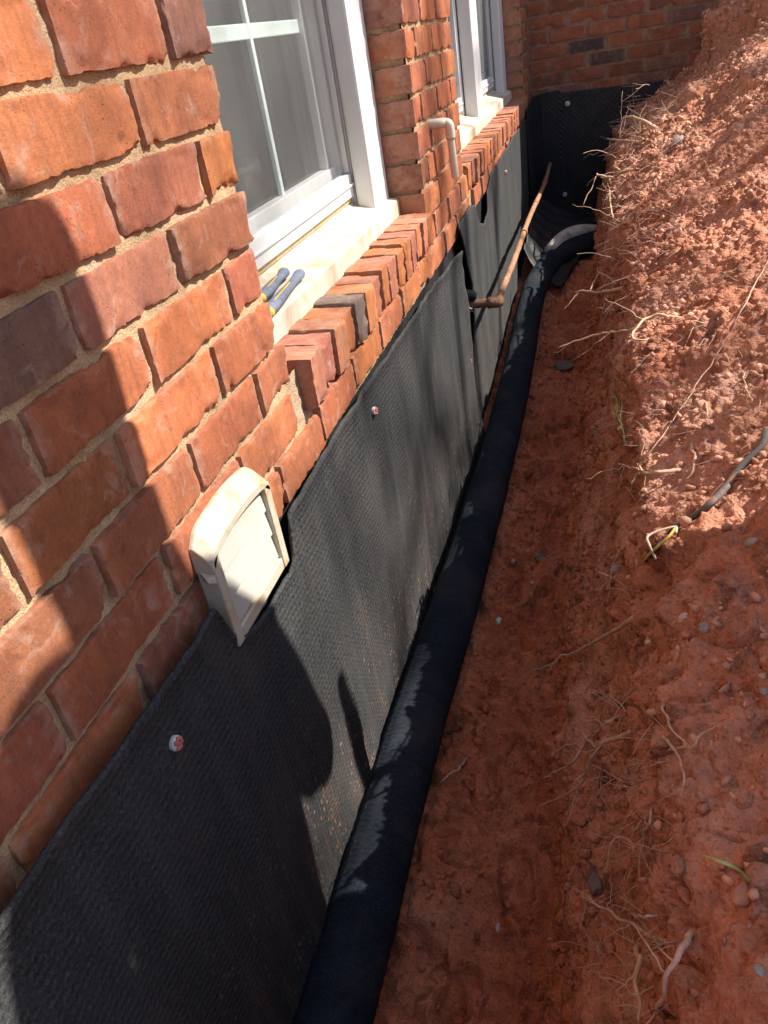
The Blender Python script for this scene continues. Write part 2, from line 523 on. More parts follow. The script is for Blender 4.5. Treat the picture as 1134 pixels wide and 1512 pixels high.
BLUEPL = mat_simple('pale_blue_plastic', (0.34, 0.44, 0.60), 0.4, 0.4, 0.1, 40)

# ------------------------------------------------------------------ terrain: trench floor, cut bank and spoil slope
YF = 4.20          # face of the far brick wall


def smoothstep(a, b, x):
    t = np.clip((x - a) / (b - a), 0, 1)
    return t * t * (3 - 2 * t)


def floor_z(y):
    return -0.90 + 0.13 * smoothstep(1.6, 3.6, y)


def terrain_grid():
    ys = np.concatenate([np.linspace(-2.2, -0.75, 120, endpoint=False), np.linspace(-0.75, 1.6, 700, endpoint=False), np.linspace(1.6, YF + 0.15, 380)])
    far = smoothstep(0.6, 2.6, ys)
    zf = floor_z(ys)
    xl = 0.503 - 0.027 * far + 0.014 * pnoise(ys * 1.9, 3.3, 0.5) + 0.010 * pnoise(ys * 6, 1.3, 2.5)
    lipz = -0.272 - 0.045 * far + 0.03 * pnoise(ys * 2.3, 9.1, 4.4)
    o = np.ones_like(ys)
    bul = 0.022 * pnoise(ys * 3.1, 5.5, 1.2) + 0.012 * pnoise(ys * 8, 2.5, 7.2)
    # cross-section control points (x, z), from the house to the open ground
    ctrl = [
        (-0.06 * o, zf + 0.0), (0.20 * o, zf - 0.005), (0.335 * o, zf - 0.004), (0.396 * o, zf + 0.012),
        (0.388 * o + bul, zf + 0.14), (0.418 * o + 0.008 * far + 0.5 * bul, -0.60 * o), (xl - 0.035, -0.45 * o), (xl - 0.012, -0.375 * o),
        (xl + 0.012, lipz), (xl + 0.07, lipz + 0.040 + 0.015 * far), (xl + 0.15, lipz + 0.085 + 0.04 * far), (0.84 * o, -0.115 + 0.04 * far),
        (1.02 * o, -0.06 + 0.13 * far), (1.25 * o, -0.02 + 0.24 * far), (1.6 * o, 0.05 + 0.36 * far), (2.3 * o, 0.06 + 0.5 * far), (3.2 * o, 0.06 + 0.5 * far)]
    CX = np.stack([c[0] for c in ctrl], 1); CZ = np.stack([c[1] for c in ctrl], 1)
    # resample every section at the same parameters
    ref = np.concatenate([[0], np.cumsum(np.hypot(np.diff(CX.mean(0)), np.diff(CZ.mean(0))))])
    i84 = ref[12]
    s = np.concatenate([np.arange(0, i84, 0.0041), np.arange(i84, ref[-1], 0.025), [ref[-1]]])
    n = len(s)
    X = np.empty((len(ys), n)); Z = np.empty((len(ys), n))
    for r in range(len(ys)):
        X[r] = np.interp(s, ref, CX[r]); Z[r] = np.interp(s, ref, CZ[r])
    # round the corners of the section
    ker = np.array([1, 2, 3, 4, 3, 2, 1], float); ker /= ker.sum()
    for A in (X, Z):
        P = np.pad(A, ((0, 0), (3, 3)), mode='edge')
        A[:] = sum(ker[k] * P[:, k:k + n] for k in range(7))
    Y = np.repeat(ys[:, None], n, 1)
    # normals of the smooth surface
    dXs, dZs = np.gradient(X, axis=1), np.gradient(Z, axis=1)
    ln = np.hypot(dXs, dZs) + 1e-9
    NX, NZ = -dZs / ln, dXs / ln
    steep = smoothstep(0.35, 0.8, np.abs(NX)) * (X < 0.62)           # the cut face
    floor = smoothstep(0.40, 0.34, X)
    slope = smoothstep(0.46, 0.60, X)
    d = 0.016 * fbm(X * 5, Y * 5, Z * 5, 3) * (0.5 + 0.9 * slope + 0.8 * steep)
    d += 0.011 * fbm(X * 17, Y * 15, Z * 17, 3, 0.6) * (0.75 + 0.8 * slope + 0.9 * steep)
    rid = np.abs(fbm(X * 34 + 5, Y * 30, Z * 34, 3, 0.6))
    d += 0.010 * (rid - 0.22) * (0.6 + 1.1 * slope + 1.0 * floor)
    crumb = pnoise(X * 105, Y * 95, Z * 105)
    d += 0.0042 * np.maximum(crumb, -0.12) * (0.5 + 1.0 * slope)
    # ledges and gouges in the cut face, footprints in the floor
    d += steep * 0.026 * pnoise(X * 4, Y * 3.2, Z * 15 + 8)
    d -= steep * 0.022 * smoothstep(0.18, 0.42, fbm(X * 9, Y * 7 + 40, Z * 9, 2))
    d += floor * (0.018 * fbm(X * 22, Y * 18, 7.7, 4, 0.65) + 0.010 * np.maximum(0, fbm(X * 60, Y * 52, 4.1, 2)))
    d += floor * 0.030 * np.exp(-((X - 0.150) / 0.020) ** 2) * (0.45 + 1.2 * pnoise(Y * 7, 0.2, 5.5))
    for (cy, cx, ang, lw, ww, dep) in ((0.05, 0.27, 0.3, 0.06, 0.022, 0.022), (-0.22, 0.31, -0.2, 0.07, 0.03, 0.02), (0.55, 0.30, 0.1, 0.08, 0.026, 0.024), (0.95, 0.25, -0.3, 0.08, 0.03, 0.022), (-0.42, 0.24, 0.4, 0.05, 0.03, 0.018), (1.5, 0.28, 0.2, 0.1, 0.03, 0.02)):
        aa = (Y - cy) * math.cos(ang) + (X - cx) * math.sin(ang); bb = (X - cx) * math.cos(ang) - (Y - cy) * math.sin(ang)
        rr = (aa / lw) ** 2 + (bb / ww) ** 2
        d -= floor * dep * smoothstep(1.15, 0.8, rr); d += floor * 0.010 * np.exp(-((rr - 1.5) / 0.5) ** 2)
    d -= 0.020 * np.exp(-((X - 0.40) / 0.014) ** 2 - ((Z - floor_z(Y) - 0.03) / 0.03) ** 2)
    d -= floor * 0.024 * smoothstep(0.12, 0.32, fbm(X * 9, Y * 6 + 20, 0.3, 2))
    d += floor * 0.020 * smoothstep(0.2, 0.5, fbm(X * 13, Y * 11 + 60, 1.3, 2))
    # broken, crumbly relief: sharp crevices between clods and a coarse crust
    cl = np.abs(fbm(X * 19 + 3, Y * 17, Z * 19 + 9, 2, 0.5))
    crev = smoothstep(0.10, 0.0, cl)
    msk = 0.35 + smoothstep(-0.25, 0.35, fbm(X * 4 + 8, Y * 4, Z * 4, 2))
    d -= crev * msk * (0.007 * floor + 0.010 * steep + 0.006 * slope)
    cr2 = np.abs(pnoise(X * 62, Y * 55, Z * 62 + 4)); d += (0.006 * np.minimum(cr2, 0.28) - 0.0008) * msk * (0.9 + 0.6 * steep)
    d += 0.0035 * pnoise(X * 120, Y * 110, Z * 120 + 2) * msk
    # shovel cuts down the face
    d += steep * 0.010 * np.minimum(0, pnoise(Y * 9 + 2.0 * Z, 0.7, 3.1)) 
    # a bulge of slumped clay at the foot of the bank
    d += 0.035 * np.exp(-((Y - 0.42) / 0.3) ** 2 - ((X - 0.41) / 0.04) ** 2 - ((Z + 0.78) / 0.12) ** 2)
    d += 0.030 * np.exp(-((Y + 0.12) / 0.10) ** 2 - ((X - 0.42) / 0.05) ** 2 - ((Z + 0.68) / 0.10) ** 2)
    # big clods heaped against the far wall
    for (cy, cx, ry, rx, a) in ((3.78, 1.05, 0.20, 0.11, 0.16), (3.55, 1.22, 0.18, 0.12, 0.14), (3.95, 0.90, 0.12, 0.05, 0.02), (2.6, 0.98, 0.2, 0.1, 0.05), (1.9, 0.86, 0.13, 0.07, 0.035), (3.2, 0.83, 0.15, 0.06, 0.04), (1.2, 0.80, 0.1, 0.06, 0.03)):
        d += a * np.exp(-(((Y - cy) / ry) ** 2 + ((X - cx) / rx) ** 2) ** 1.5) * (1 + 0.8 * fbm(X * 12, Y * 12, 3.3, 2))
    d *= smoothstep(3.2, 2.6, X) * 0.98 + 0.02
    return X + NX * d, Y, Z + NZ * d


TX, TY, TZ = terrain_grid()
tn, tm = TX.shape
ground = from_arrays('trench_ground', np.stack([TX, TY, TZ], -1).reshape(-1, 3), grid_faces(tn, tm, False), SOIL, None, True)
tag(ground, 'red clay trench floor and cut bank with spoil slope', None, None, 'structure')
bpy.context.view_layer.update()
_nn = np.empty(len(ground.data.polygons) * 3, np.float32); ground.data.polygons.foreach_get('normal', _nn)
if _nn[2::3].mean() < 0:
    ground.data.flip_normals()

# open ground out to the horizon
gv, gf = [], []
def gquad(a, b, c, d_):
    i = len(gv); gv.extend([a, b, c, d_]); gf.append((i, i + 1, i + 2, i + 3))
gquad((3.1, -2.2, .05), (300, -2.2, .05), (300, 300, .05), (3.1, 300, .05))
gquad((-300, -300, .05), (300, -300, .05), (300, -2.15, .05), (-300, -2.15, .05))
gquad((-300, 300, .05), (-300, -2.15, .05), (-6, -2.15, .05), (-6, 300, .05))
o = from_arrays('ground', gv, gf, SOIL); tag(o, kind='structure')


def hit(u, v, lift=0.0):
    """Point of the soil seen at the photograph's pixel."""
    ok, loc, nor, _ = ground.ray_cast(Vector(CAM_LOC), cam_ray(u, v))
    if not ok:
        loc = at(u, v, 0, 0.6); nor = Vector((-1, 0, 0))
    return loc + nor * lift, nor


# ------------------------------------------------------------------ the brick house
def brick_variant(name, dx, dy, dz, seed, chip=1.0, fine=False):
    """One worn brick: a box of fine faces with rounded, chipped arrises (centre at the origin)."""
    def ticks(L, step):
        n = max(2, int(L / step))
        inner = np.linspace(-L / 2 + 0.007, L / 2 - 0.007, n)
        return np.concatenate([[-L / 2, -L / 2 + 0.003], inner, [L / 2 - 0.003, L / 2]])
    tx, ty, tz = (ticks(dx, 0.011), ticks(dy, 0.0052), ticks(dz, 0.0046)) if fine else (ticks(dx, 0.018), ticks(dy, 0.0105), ticks(dz, 0.009))
    bm = bmesh.new()
    vmap = {}
    def vert(p):
        key = tuple(round(c, 6) for c in p)
        if key not in vmap: vmap[key] = bm.verts.new(p)
        return vmap[key]
    def sheet(A, B, f, flip):
        for i in range(len(A) - 1):
            for j in range(len(B) - 1):
                q = [vert(f(A[i], B[j])), vert(f(A[i + 1], B[j])), vert(f(A[i + 1], B[j + 1])), vert(f(A[i], B[j + 1]))]
                try: bm.faces.new(q[::-1] if flip else q)
                except ValueError: pass
    sheet(ty, tz, lambda a, b: (dx / 2, a, b), False)
    for sgn, fl in ((1, True), (-1, False)): sheet(tx, tz, lambda a, b: (a, sgn * dy / 2, b), fl)
    for sgn, fl in ((1, False), (-1, True)): sheet(tx, ty, lambda a, b: (a, b, sgn * dz / 2), fl)
    bmesh.ops.recalc_face_normals(bm, faces=bm.faces)
    rnd = random.Random(seed)
    o3 = Vector((rnd.uniform(0, 90), rnd.uniform(0, 90), rnd.uniform(0, 90)))
    tilt = rnd.uniform(-0.0022, 0.0022)
    big = rnd.random()
    chips = []
    for _ in range(rnd.choice([1, 2, 3, 3])):
        cn = Vector((dx / 2, rnd.choice([-1, 1]) * dy / 2 * (1 if rnd.random() < 0.6 else rnd.random()), rnd.choice([-1, -1, 1]) * dz / 2))
        nn = Vector((rnd.uniform(0.6, 1.3), math.copysign(rnd.uniform(0.15, 1.0), cn.y) * (1 if abs(cn.y) > dy / 2 - 1e-6 else 0.15), math.copysign(rnd.uniform(0.4, 1.1), cn.z))).normalized()
        chips.append((cn, nn, rnd.uniform(0.003, 0.010) * chip))
    for v in bm.verts:
        p = v.co.copy()
        half = Vector((dx / 2, dy / 2, dz / 2))
        rr = 0.0012 + 0.0008 * mnoise.noise(p * 30 + o3)
        q = Vector([max(-h + rr, min(h - rr, c)) for c, h in zip(p, half)])
        dvec = p - q
        if dvec.length > 1e-6: p = q + dvec.normalized() * min(dvec.length, rr)
        # distance to the nearest arris
        e = sorted([half[i] - abs(p[i]) for i in range(3)])
        edge = max(0.0, 1 - e[1] / 0.016)
        n1 = mnoise.noise(p * 55 + o3); n2 = mnoise.noise(p * 22 + o3 * 1.3); n3 = mnoise.noise(p * 120 + o3)
        inward = edge * (0.0003 + max(0, n2 - 0.30) * 0.010 * chip + max(0, n1 - 0.18) * 0.0065 * chip + max(0, n3 - 0.1) * 0.0020) + 0.0004 * n1 + 0.00045 * n3
        if big > 0.6 and edge < 0.7: inward += 0.0045 * max(0, mnoise.noise(p * 16 + o3 * 2.1) - 0.25)
        p += -Vector([(p[i] / half[i]) ** 9 for i in range(3)]) * inward
        for cn, nn, dep in chips:
            sd = nn.dot(p - cn) + dep + 0.004 * mnoise.noise(p * 70 + o3) + 0.0022 * mnoise.noise(p * 190 + o3)
            sd -= 0.010 * (abs(p.y - cn.y) / 0.035) ** 2
            if sd > 0: p -= nn * sd
        p.x += tilt * p.y / dy * 2
        p.z += 0.0016 * mnoise.noise(Vector((p.y * 9, 0, 0)) + o3) + 0.0
        v.co = p
    me = bpy.data.meshes.new(name)
    bm.to_mesh(me); bm.free()
    me.materials.append(BRICK)
    me.polygons.foreach_set('use_smooth', np.ones(len(me.polygons), dtype=bool))
    me.set_sharp_from_angle(angle=math.radians(33))
    return me


SIZES = {'s': (0.092, 0.196, 0.060), 'h': (0.092, 0.094, 0.060), 'r': (0.105, 0.056, 0.084), 'c': (0.092, 0.196, 0.060)}
VARIANTS = {k: [brick_variant('brick', *SIZES[k], seed=100 * i + ord(k), chip=0.6 + 0.9 * ((i * 0.37) % 1), fine=k != 'c') for i in range(n)]
            for k, n in (('s', 12), ('h', 6), ('r', 7), ('c', 7))}
ORANGE, REDO, RED, BROWN, PURPLE, DARK = (0.44, 0.160, 0.064), (0.39, 0.138, 0.064), (0.345, 0.122, 0.060), (0.275, 0.105, 0.061), (0.235, 0.118, 0.085), (0.115, 0.068, 0.058)
PALETTE = [ORANGE, REDO, RED, BROWN, REDO, ORANGE, RED]
brick_rng = random.Random(3)


def add_brick(parent, x_face, y0, y1, z0, z1, col=None, kind=None, depth=None, normal='x', tiltz=0.0):
    """A brick of the wall whose face is at x_face (normal +x) or y_face (normal -y)."""
    L, H = y1 - y0, z1 - z0
    if kind is None: kind = 's' if L > 0.135 else 'h'
    me = brick_rng.choice(VARIANTS[kind])
    sx, sy, sz = SIZES[kind]
    d = depth or sx
    o = bpy.data.objects.new('brick', me)
    COL.objects.link(o)
    j = brick_rng.uniform
    if col is None: col = brick_rng.choice(PALETTE)
    f = j(0.9, 1.1)
    o.color = (col[0] * f, col[1] * f * j(0.93, 1.07), col[2] * f * j(0.9, 1.1), 1)
    o.scale = (d / sx, L / sy, H / sz)
    out = j(-0.0025, 0.0025)
    if normal == 'x':
        o.location = (x_face - d / 2 + out, (y0 + y1) / 2, (z0 + z1) / 2)
        o.rotation_euler = (j(-0.006, 0.006), tiltz + j(-0.006, 0.006), j(-0.008, 0.008))
    else:
        o.location = ((y0 + y1) / 2, x_face + d / 2 - out, (z0 + z1) / 2)
        o.rotation_euler = (j(-0.006, 0.006), j(-0.006, 0.006), -math.pi / 2 + j(-0.008, 0.008))
    return set_parent(o, parent)


house = empty('brick_house', (0, 1.6, -0.9))
tag(house, 'red brick house wall with two white windows beside the open trench', 'house')
C = 0.0726          # course height


def rough_panel(vx, xs, ys, zs, mb_list, amp=0.0035):
    pass


def mortar_sheet(name, face, a0, a1, z0, z1, mat, parent, step=0.007, amp=0.0035, axis='x', seed=0):
    """A rough sheet of mortar showing between the bricks."""
    na, nz = int((a1 - a0) / step) + 2, int((z1 - z0) / step) + 2
    A, Zz = np.meshgrid(np.linspace(a0, a1, na), np.linspace(z0, z1, nz), indexing='ij')
    D = amp * (fbm(A * 28, Zz * 28, seed + 0.3, 3) + 0.7 * pnoise(A * 120, Zz * 120, seed + 1.7))
    V = np.stack([face + D, A, Zz], -1) if axis == 'x' else np.stack([A, face - D, Zz], -1)
    return V.reshape(-1, 3), grid_faces(na, nz, axis != 'x'), na * nz


def join_arrays(parts):
    V, F, b = [], [], 0
    for v, f in parts:
        V.append(v); F.append(f + b); b += len(v)
    return np.concatenate(V), np.concatenate(F)


def box_arrays(x0, x1, y0, y1, z0, z1):
    m = MB().box(x0, x1, y0, y1, z0, z1)
    return np.array(m.V), np.array(m.F)


W1A, W1B = 0.0, 1.065          # first window opening
W2A, W2B = 1.70, 3.84          # second window opening
ROW_T, ROW_B = -0.045, -0.128  # rowlock sill course
MX = -0.0078                    # mortar face
parts = []
for (a0, a1, z0, z1, sd) in ((-2.2, W1A - 0.006, -0.215, 0.80, 1), (W1B + 0.006, W2A - 0.006, -0.215, 0.80, 2), (W2B + 0.006, YF, -0.215, 0.80, 3),
                             (W1A - 0.006, W1B + 0.006, -0.215, -0.058, 4), (W2A - 0.006, W2B + 0.006, -0.215, -0.058, 5)):
    v, f, _ = mortar_sheet('m', MX, a0, a1, z0, z1, MORTAR, None, 0.008, 0.0035, 'x', sd)
    parts.append((v, f))
# the jamb faces of the openings and the body behind the mortar face
for (a0, a1) in ((-2.2, W1A - 0.0075), (W1B + 0.0075, W2A - 0.0075), (W2B + 0.0075, YF)):
    parts.append(box_arrays(-0.30, MX - 0.006, a0, a1, -0.215, 2.3))
for (a0, a1) in ((W1A - 0.0075, W1B + 0.0075), (W2A - 0.0075, W2B + 0.0075)):
    parts.append(box_arrays(-0.30, MX - 0.006, a0, a1, -0.215, -0.07))
    parts.append(box_arrays(-0.30, MX - 0.006, a0, a1, 1.30, 2.3))
V, F = join_arrays(parts)
wall = from_arrays('wall', V, F, MORTAR, house)

# measured head joints of the courses left of the first window
rows = {5: [-0.525, -0.309, -0.0985, 0.001], 4: [-0.64, -0.434, -0.2065, -0.003], 3: [-0.515, -0.301, -0.0955, 0.0005],
        2: [-0.63, -0.4135, -0.211, -0.001], 1: [-0.735, -0.52, -0.3205, -0.1055, -0.005], 0: [-0.80, -0.594, -0.4165, -0.189, -0.008],
        -1: [-0.71, -0.505, -0.30, -0.097, 0.028], -2: [-0.83, -0.62, -0.41, -0.20, 0.012], -3: [-0.72, -0.51, -0.305, -0.10, 0.11],
        6: [-0.62, -0.42, -0.21, 0.0], 7: [-0.52, -0.31, -0.10, 0.0], 8: [-0.63, -0.42, -0.21, 0.0], 9: [-0.52, -0.31, -0.10, 0.0]}
cols = {(5, 2): PURPLE, (5, 1): RED, (5, 0): ORANGE, (4, 2): RED, (4, 1): REDO, (4, 0): RED, (3, 2): ORANGE, (3, 1): BROWN, (3, 0): RED,
        (2, 2): BROWN, (2, 1): (0.33, 0.13, 0.085), (2, 0): (0.19, 0.105, 0.085), (1, 3): RED, (1, 2): REDO, (1, 1): RED, (1, 0): BROWN, (0, 3): REDO, (0, 2): ORANGE, (0, 1): RED,
        (-1, 3): RED, (-1, 2): REDO, (-1, 1): RED, (-2, 3): REDO, (-2, 2): RED, (-2, 1): REDO}
MJ = 0.0043         # half a head joint
for k, js in rows.items():
    js = list(js)
    while js[0] > -1.3: js.insert(0, js[0] - 0.21)
    off = len(js) - len(rows[k])
    for i in range(len(js) - 1):
        last = i == len(js) - 2
        if k in (-1, -2, -3) and last:
            pass
        add_brick(wall, 0.0, js[i] + MJ, js[i + 1] - (0 if last and k >= 0 else MJ), k * C + 0.0045, (k + 1) * C - 0.0052, cols.get((k, i - off)))
# pier between the windows
for k in range(-3, 10):
    z0, z1 = k * C + 0.0078, (k + 1) * C - 0.0022
    if k % 2: js = [W1B, W1B + 0.205, W1B + 0.418, W2A]
    else: js = [W1B, W1B + 0.103, W1B + 0.315, W1B + 0.525, W2A]
    if k < -1: js = [W1B - 0.06] + js[1:-1] + [W2A + 0.06]
    for i in range(len(js) - 1):
        add_brick(wall, 0.001, js[i] + (MJ if i else 0), js[i + 1] - (MJ if i < len(js) - 2 else 0), z0, z1,
                  brick_rng.choice([ORANGE, ORANGE, REDO, REDO, BROWN]) if not (k == 6 and i == 0) else PURPLE, depth=0.096)
# short wall between the second window and the inner corner
for k in range(-3, 10):
    z0, z1 = k * C + 0.006, (k + 1) * C - 0.0065
    js = [W2B, W2B + 0.21, W2B + 0.42, YF + 0.0] if k % 2 else [W2B, W2B + 0.10, W2B + 0.31, YF + 0.0]
    for i in range(len(js) - 1):
        add_brick(wall, 0.0, js[i] + (MJ if i else 0), js[i + 1] - MJ, z0, z1, depth=0.096)
# stretcher course under the rowlock sills
for (a0, a1) in ((0.05, W1B - 0.0), (W2A + 0.1, W2B + 0.2)):
    y = a0 + 0.03
    while y < a1 - 0.06:
        e = min(y + 0.205, a1 + 0.08)
        add_brick(wall, 0.004, y + MJ, e - MJ, -0.200, -0.139)
        y = e
# rowlock sill bricks, each on edge and leaning a little outwards
for (a0, a1, n) in ((0.050, 1.068, 15), (1.727, 3.93, 32)):
    pitch = (a1 - a0) / n
    for i in range(n):
        y0 = a0 + i * pitch
        col = brick_rng.choice([(0.45, 0.185, 0.105), REDO, (0.42, 0.17, 0.10), ORANGE, (0.36, 0.145, 0.09)])
        if n == 15 and i == 4: col = (0.17, 0.13, 0.12)
        g = brick_rng.uniform(0.003, 0.006)
        add_brick(wall, 0.013 + brick_rng.uniform(-0.003, 0.004), y0 + g, y0 + pitch - g, ROW_B + brick_rng.uniform(-.003, .003), ROW_T + brick_rng.uniform(-.003, .003), col, 'r', 0.115, tiltz=0.035)

# far wall, seen face on at the end of the trench
parts = []
v, f, _ = mortar_sheet('m', YF + 0.005, -0.30, 3.4, -0.14, 0.95, MORTAR_FAR, None, 0.012, 0.003, 'y', 9)
parts.append((v, f)); parts.append(box_arrays(-0.30, 3.4, YF + 0.012, YF + 0.3, -0.9, 2.3))
V, F = join_arrays(parts)
farwall = from_arrays('wall', V, F, MORTAR_FAR, house)
far_cols = {(0, 1): PURPLE, (3, 1): DARK, (2, 2): (0.17, 0.095, 0.08), (1, 3): PURPLE, (3, 0): RED}
for k in range(-1, 12):
    z0 = -0.045 + (k - 1) * 0.0715 + 0.006
    x = 0.012 if k % 2 else -0.09
    i = 0
    while x < 2.0:
        w = 0.205
        xs, xe = max(x, 0.003), x + w
        if xe - xs > 0.04:
            add_brick(farwall, YF, xs + 0.005, xe - 0.006, z0, z0 + 0.0595, far_cols.get((k, i)) or brick_rng.choice([RED, BROWN, RED, REDO, BROWN, PURPLE, RED]), 'c', 0.09, 'y')
        x += w + 0.007; i += 1

# tarred foundation below the brickwork
found = MB().box(-0.30, -0.012, -2.2, YF + 0.3, -1.05, -0.2155).build('foundation', TAR, house)

# ---- windows
def window(oy0, oy1, mull=None):
    w = MB()
    x_f = -0.09
    for (a, b) in ((oy0 + 0.003, oy0 + 0.145), (oy1 - 0.145, oy1 - 0.004)):
        w.box(-0.136, x_f, a, b, -0.006, 1.29)
    w.box(-0.136, x_f, oy0 + 0.148, oy1 - 0.148, 1.15, 1.29)
    frame = w.build('window', VINYL, house, 0.007)
    # side channels of the sash
    for s, yy in ((1, oy0 + 0.10), (-1, oy1 - 0.10)):
        t = MB()
        a, b = sorted((yy, yy + s * 0.030))
        t.box(-0.26, -0.140, a, b, 0.0, 1.14)
        a, b = sorted((yy + s * 0.0305, yy + s * 0.0365)); t.box(-0.158, -0.148, a, b, 0.02, 1.14)
        a, b = sorted((yy + s * 0.0305, yy + s * 0.0345)); t.box(-0.190, -0.180, a, b, 0.02, 1.14)
        t.build('jamb_channel', VINYL, frame, 0.0015)
    # sill board
    s = MB(); s.prism_y([(-0.30, 0.042), (-0.150, 0.021), (-0.146, 0.016), (-0.070, -0.0055), (-0.066, -0.009), (-0.066, -0.049), (-0.30, -0.049)], oy0 + 0.004, oy1 - 0.008)
    s.build('sill', VINYL_AGED, frame, 0.002)
    return frame


def sash(frame, y0, y1, mv=None, xoff=0.0):
    a = MB()
    a.box(-0.166 + xoff, -0.142 + xoff, y0, y1, 0.036, 0.088)          # screen frame, bottom rail
    a.box(-0.141 + xoff, -0.137 + xoff, y0, y1, 0.060, 0.066)
    a.box(-0.166 + xoff, -0.144 + xoff, y1 - 0.012, y1 - 0.001, 0.0885, 1.13)
    a.box(-0.166 + xoff, -0.144 + xoff, y0 + 0.001, y0 + 0.012, 0.0885, 1.13)
    a.build('screen_frame', VINYL, frame, 0.002)
    MB().box(-0.170 + xoff, -0.150 + xoff, y0, y1, 0.0225, 0.035).build('weather_strip', STRIP, frame, 0.002)
    sc = MB(); xs_ = -0.1559 + xoff
    sc.add([(xs_, y0 + 0.010, 0.086), (xs_, y1 - 0.010, 0.086), (xs_, y1 - 0.010, 1.13), (xs_, y0 + 0.010, 1.13)], [(0, 1, 2, 3)])
    sc.build('insect_screen', SCREEN, frame)
    b = MB()
    b.box(-0.214 + xoff, -0.178 + xoff, y0, y1 + 0.0, 0.044, 0.108)
    b.box(-0.214 + xoff, -0.182 + xoff, y1 - 0.048, y1 - 0.036, 0.1085, 1.13)
    b.box(-0.214 + xoff, -0.182 + xoff, y0 + 0.036, y0 + 0.048, 0.1085, 1.13)
    b.build('sash', VINYL, frame, 0.003)
    g = MB(); g.add([(-0.2015 + xoff, y0 + 0.04, 0.104), (-0.2015 + xoff, y1 - 0.04, 0.104), (-0.2015 + xoff, y1 - 0.04, 1.13), (-0.2015 + xoff, y0 + 0.04, 1.13)], [(0, 1, 2, 3)])
    g.build('pane', GLASS, frame)
    if mv:
        MB().box(-0.1995 + xoff, -0.190 + xoff, mv - 0.008, mv + 0.008, 0.105, 1.12).build('muntin', MUNTIN, frame, 0.002)
        for z in (0.40, 0.74):
            MB().box(-0.1985 + xoff, -0.191 + xoff, y0 + 0.05, y1 - 0.05, z - 0.013, z + 0.013).build('muntin', MUNTIN, frame, 0.002)
    # curtain hanging inside
    ny, nz = 160, 8
    yy, zz = np.meshgrid(np.linspace(y0 - 0.05, y1 + 0.05, ny), np.linspace(0.0, 1.3, nz), indexing='ij')
    xx = -0.275 + xoff + 0.012 * np.sin(yy * 62 + 1.5 * np.sin(yy * 17)) + 0.008 * pnoise(yy * 12, zz * 1.5, 0.2)
    from_arrays('curtain', np.stack([xx, yy, zz], -1).reshape(-1, 3), grid_faces(ny, nz, True), CURTAIN, frame, True)


win1 = window(W1A, W1B)
sash(win1, 0.132, 0.932, 0.600)
kn = MB()
kp = at(372, 246, 0, -0.240)
kn.tube([kp + Vector((0, -0.09, 0.002)), kp + Vector((0, -0.02, 0.0)), kp + Vector((0, -0.014, 0)), kp, kp + Vector((0, 0.012, 0)), kp + Vector((0, 0.018, 0))], [0.006, 0.007, 0.015, 0.020, 0.015, 0.003], 14)
kn.build('curtain_rod', MUNTIN, win1, 0, True)
win2 = window(W2A, W2B)
ml = MB().box(-0.136, -0.082, 2.66, 2.84, -0.004, 1.149)
ml.build('mullion', VINYL, win2, 0.006)
for yy in (2.64, 2.835):
    ml = MB().box(-0.26, -0.140, yy, yy + 0.028, 0.0, 1.14)
    ml.build('mullion_channel', VINYL, win2, 0.002)
sash(win2, 1.835, 2.638)
sash(win2, 2.865, 3.705)
MB().box(-0.60, -0.58, -0.4, 4.0, -0.3, 2.3).build('inner_wall', CURTAIN, house)

# ------------------------------------------------------------------ drainage sheets on the foundation
def interp(x, pts):
    return np.interp(x, [p[0] for p in pts], [p[1] for p in pts])


def sheet(name, y0, y1, top, bot, xfun, mat, step=0.010, thick=0.005, edge0=None, edge1=None):
    ny, nz = int((y1 - y0) / step), int(0.8 / step)
    u = np.linspace(0, 1, ny)[:, None]; w = np.linspace(0, 1, nz)[None, :]
    Y0 = y0 + (interp(w, edge0) if edge0 else 0 * w); Y1 = y1 + (interp(w, edge1) if edge1 else 0 * w)
    Y = Y0 + (Y1 - Y0) * u
    T = interp(Y, top) + 0.003 * pnoise(Y * 30, 0.2, 0.1); B = interp(Y, bot) + 0.006 * pnoise(Y * 22, 3.2, 0.1)
    Z = T + (B - T) * w
    X = xfun(Y, Z, u, w)
    o = from_arrays(name, np.stack([X, Y, Z], -1).reshape(-1, 3), grid_faces(ny, nz, True), mat, None, True)
    md = o.modifiers.new('thickness', 'SOLIDIFY'); md.thickness = thick; md.offset = -1
    return o


def folds(Y, Z, seed, amp):
    return amp * (0.8 * pnoise(Y * 5.5 + 0.7 * Z, Z * 0.8, seed) + 0.45 * pnoise(Y * 14 + 1.5 * Z, Z * 1.2, seed + 3) + 0.22 * pnoise(Y * 40, Z * 3.5, seed + 5))


def x_near(Y, Z, u, w):
    x = 0.022 + folds(Y, Z, 1.5, 0.017)
    x += 0.012 * np.exp(-((u - 1) / 0.02) ** 2)                        # edge lifts at the seam
    x += 0.020 * smoothstep(0.75, 1.0, w) * (0.4 + pnoise(Y * 5, 0.3, 8.8))
    x += 0.006 * np.exp(-(w / 0.03) ** 2)
    # a sharp crease below the vent and one near the bottom
    x += 0.012 * np.exp(-((Y + 0.10 - 0.06 * (Z + 0.6)) / 0.010) ** 2) * smoothstep(-0.52, -0.66, Z)
    return np.maximum(x, 0.006)


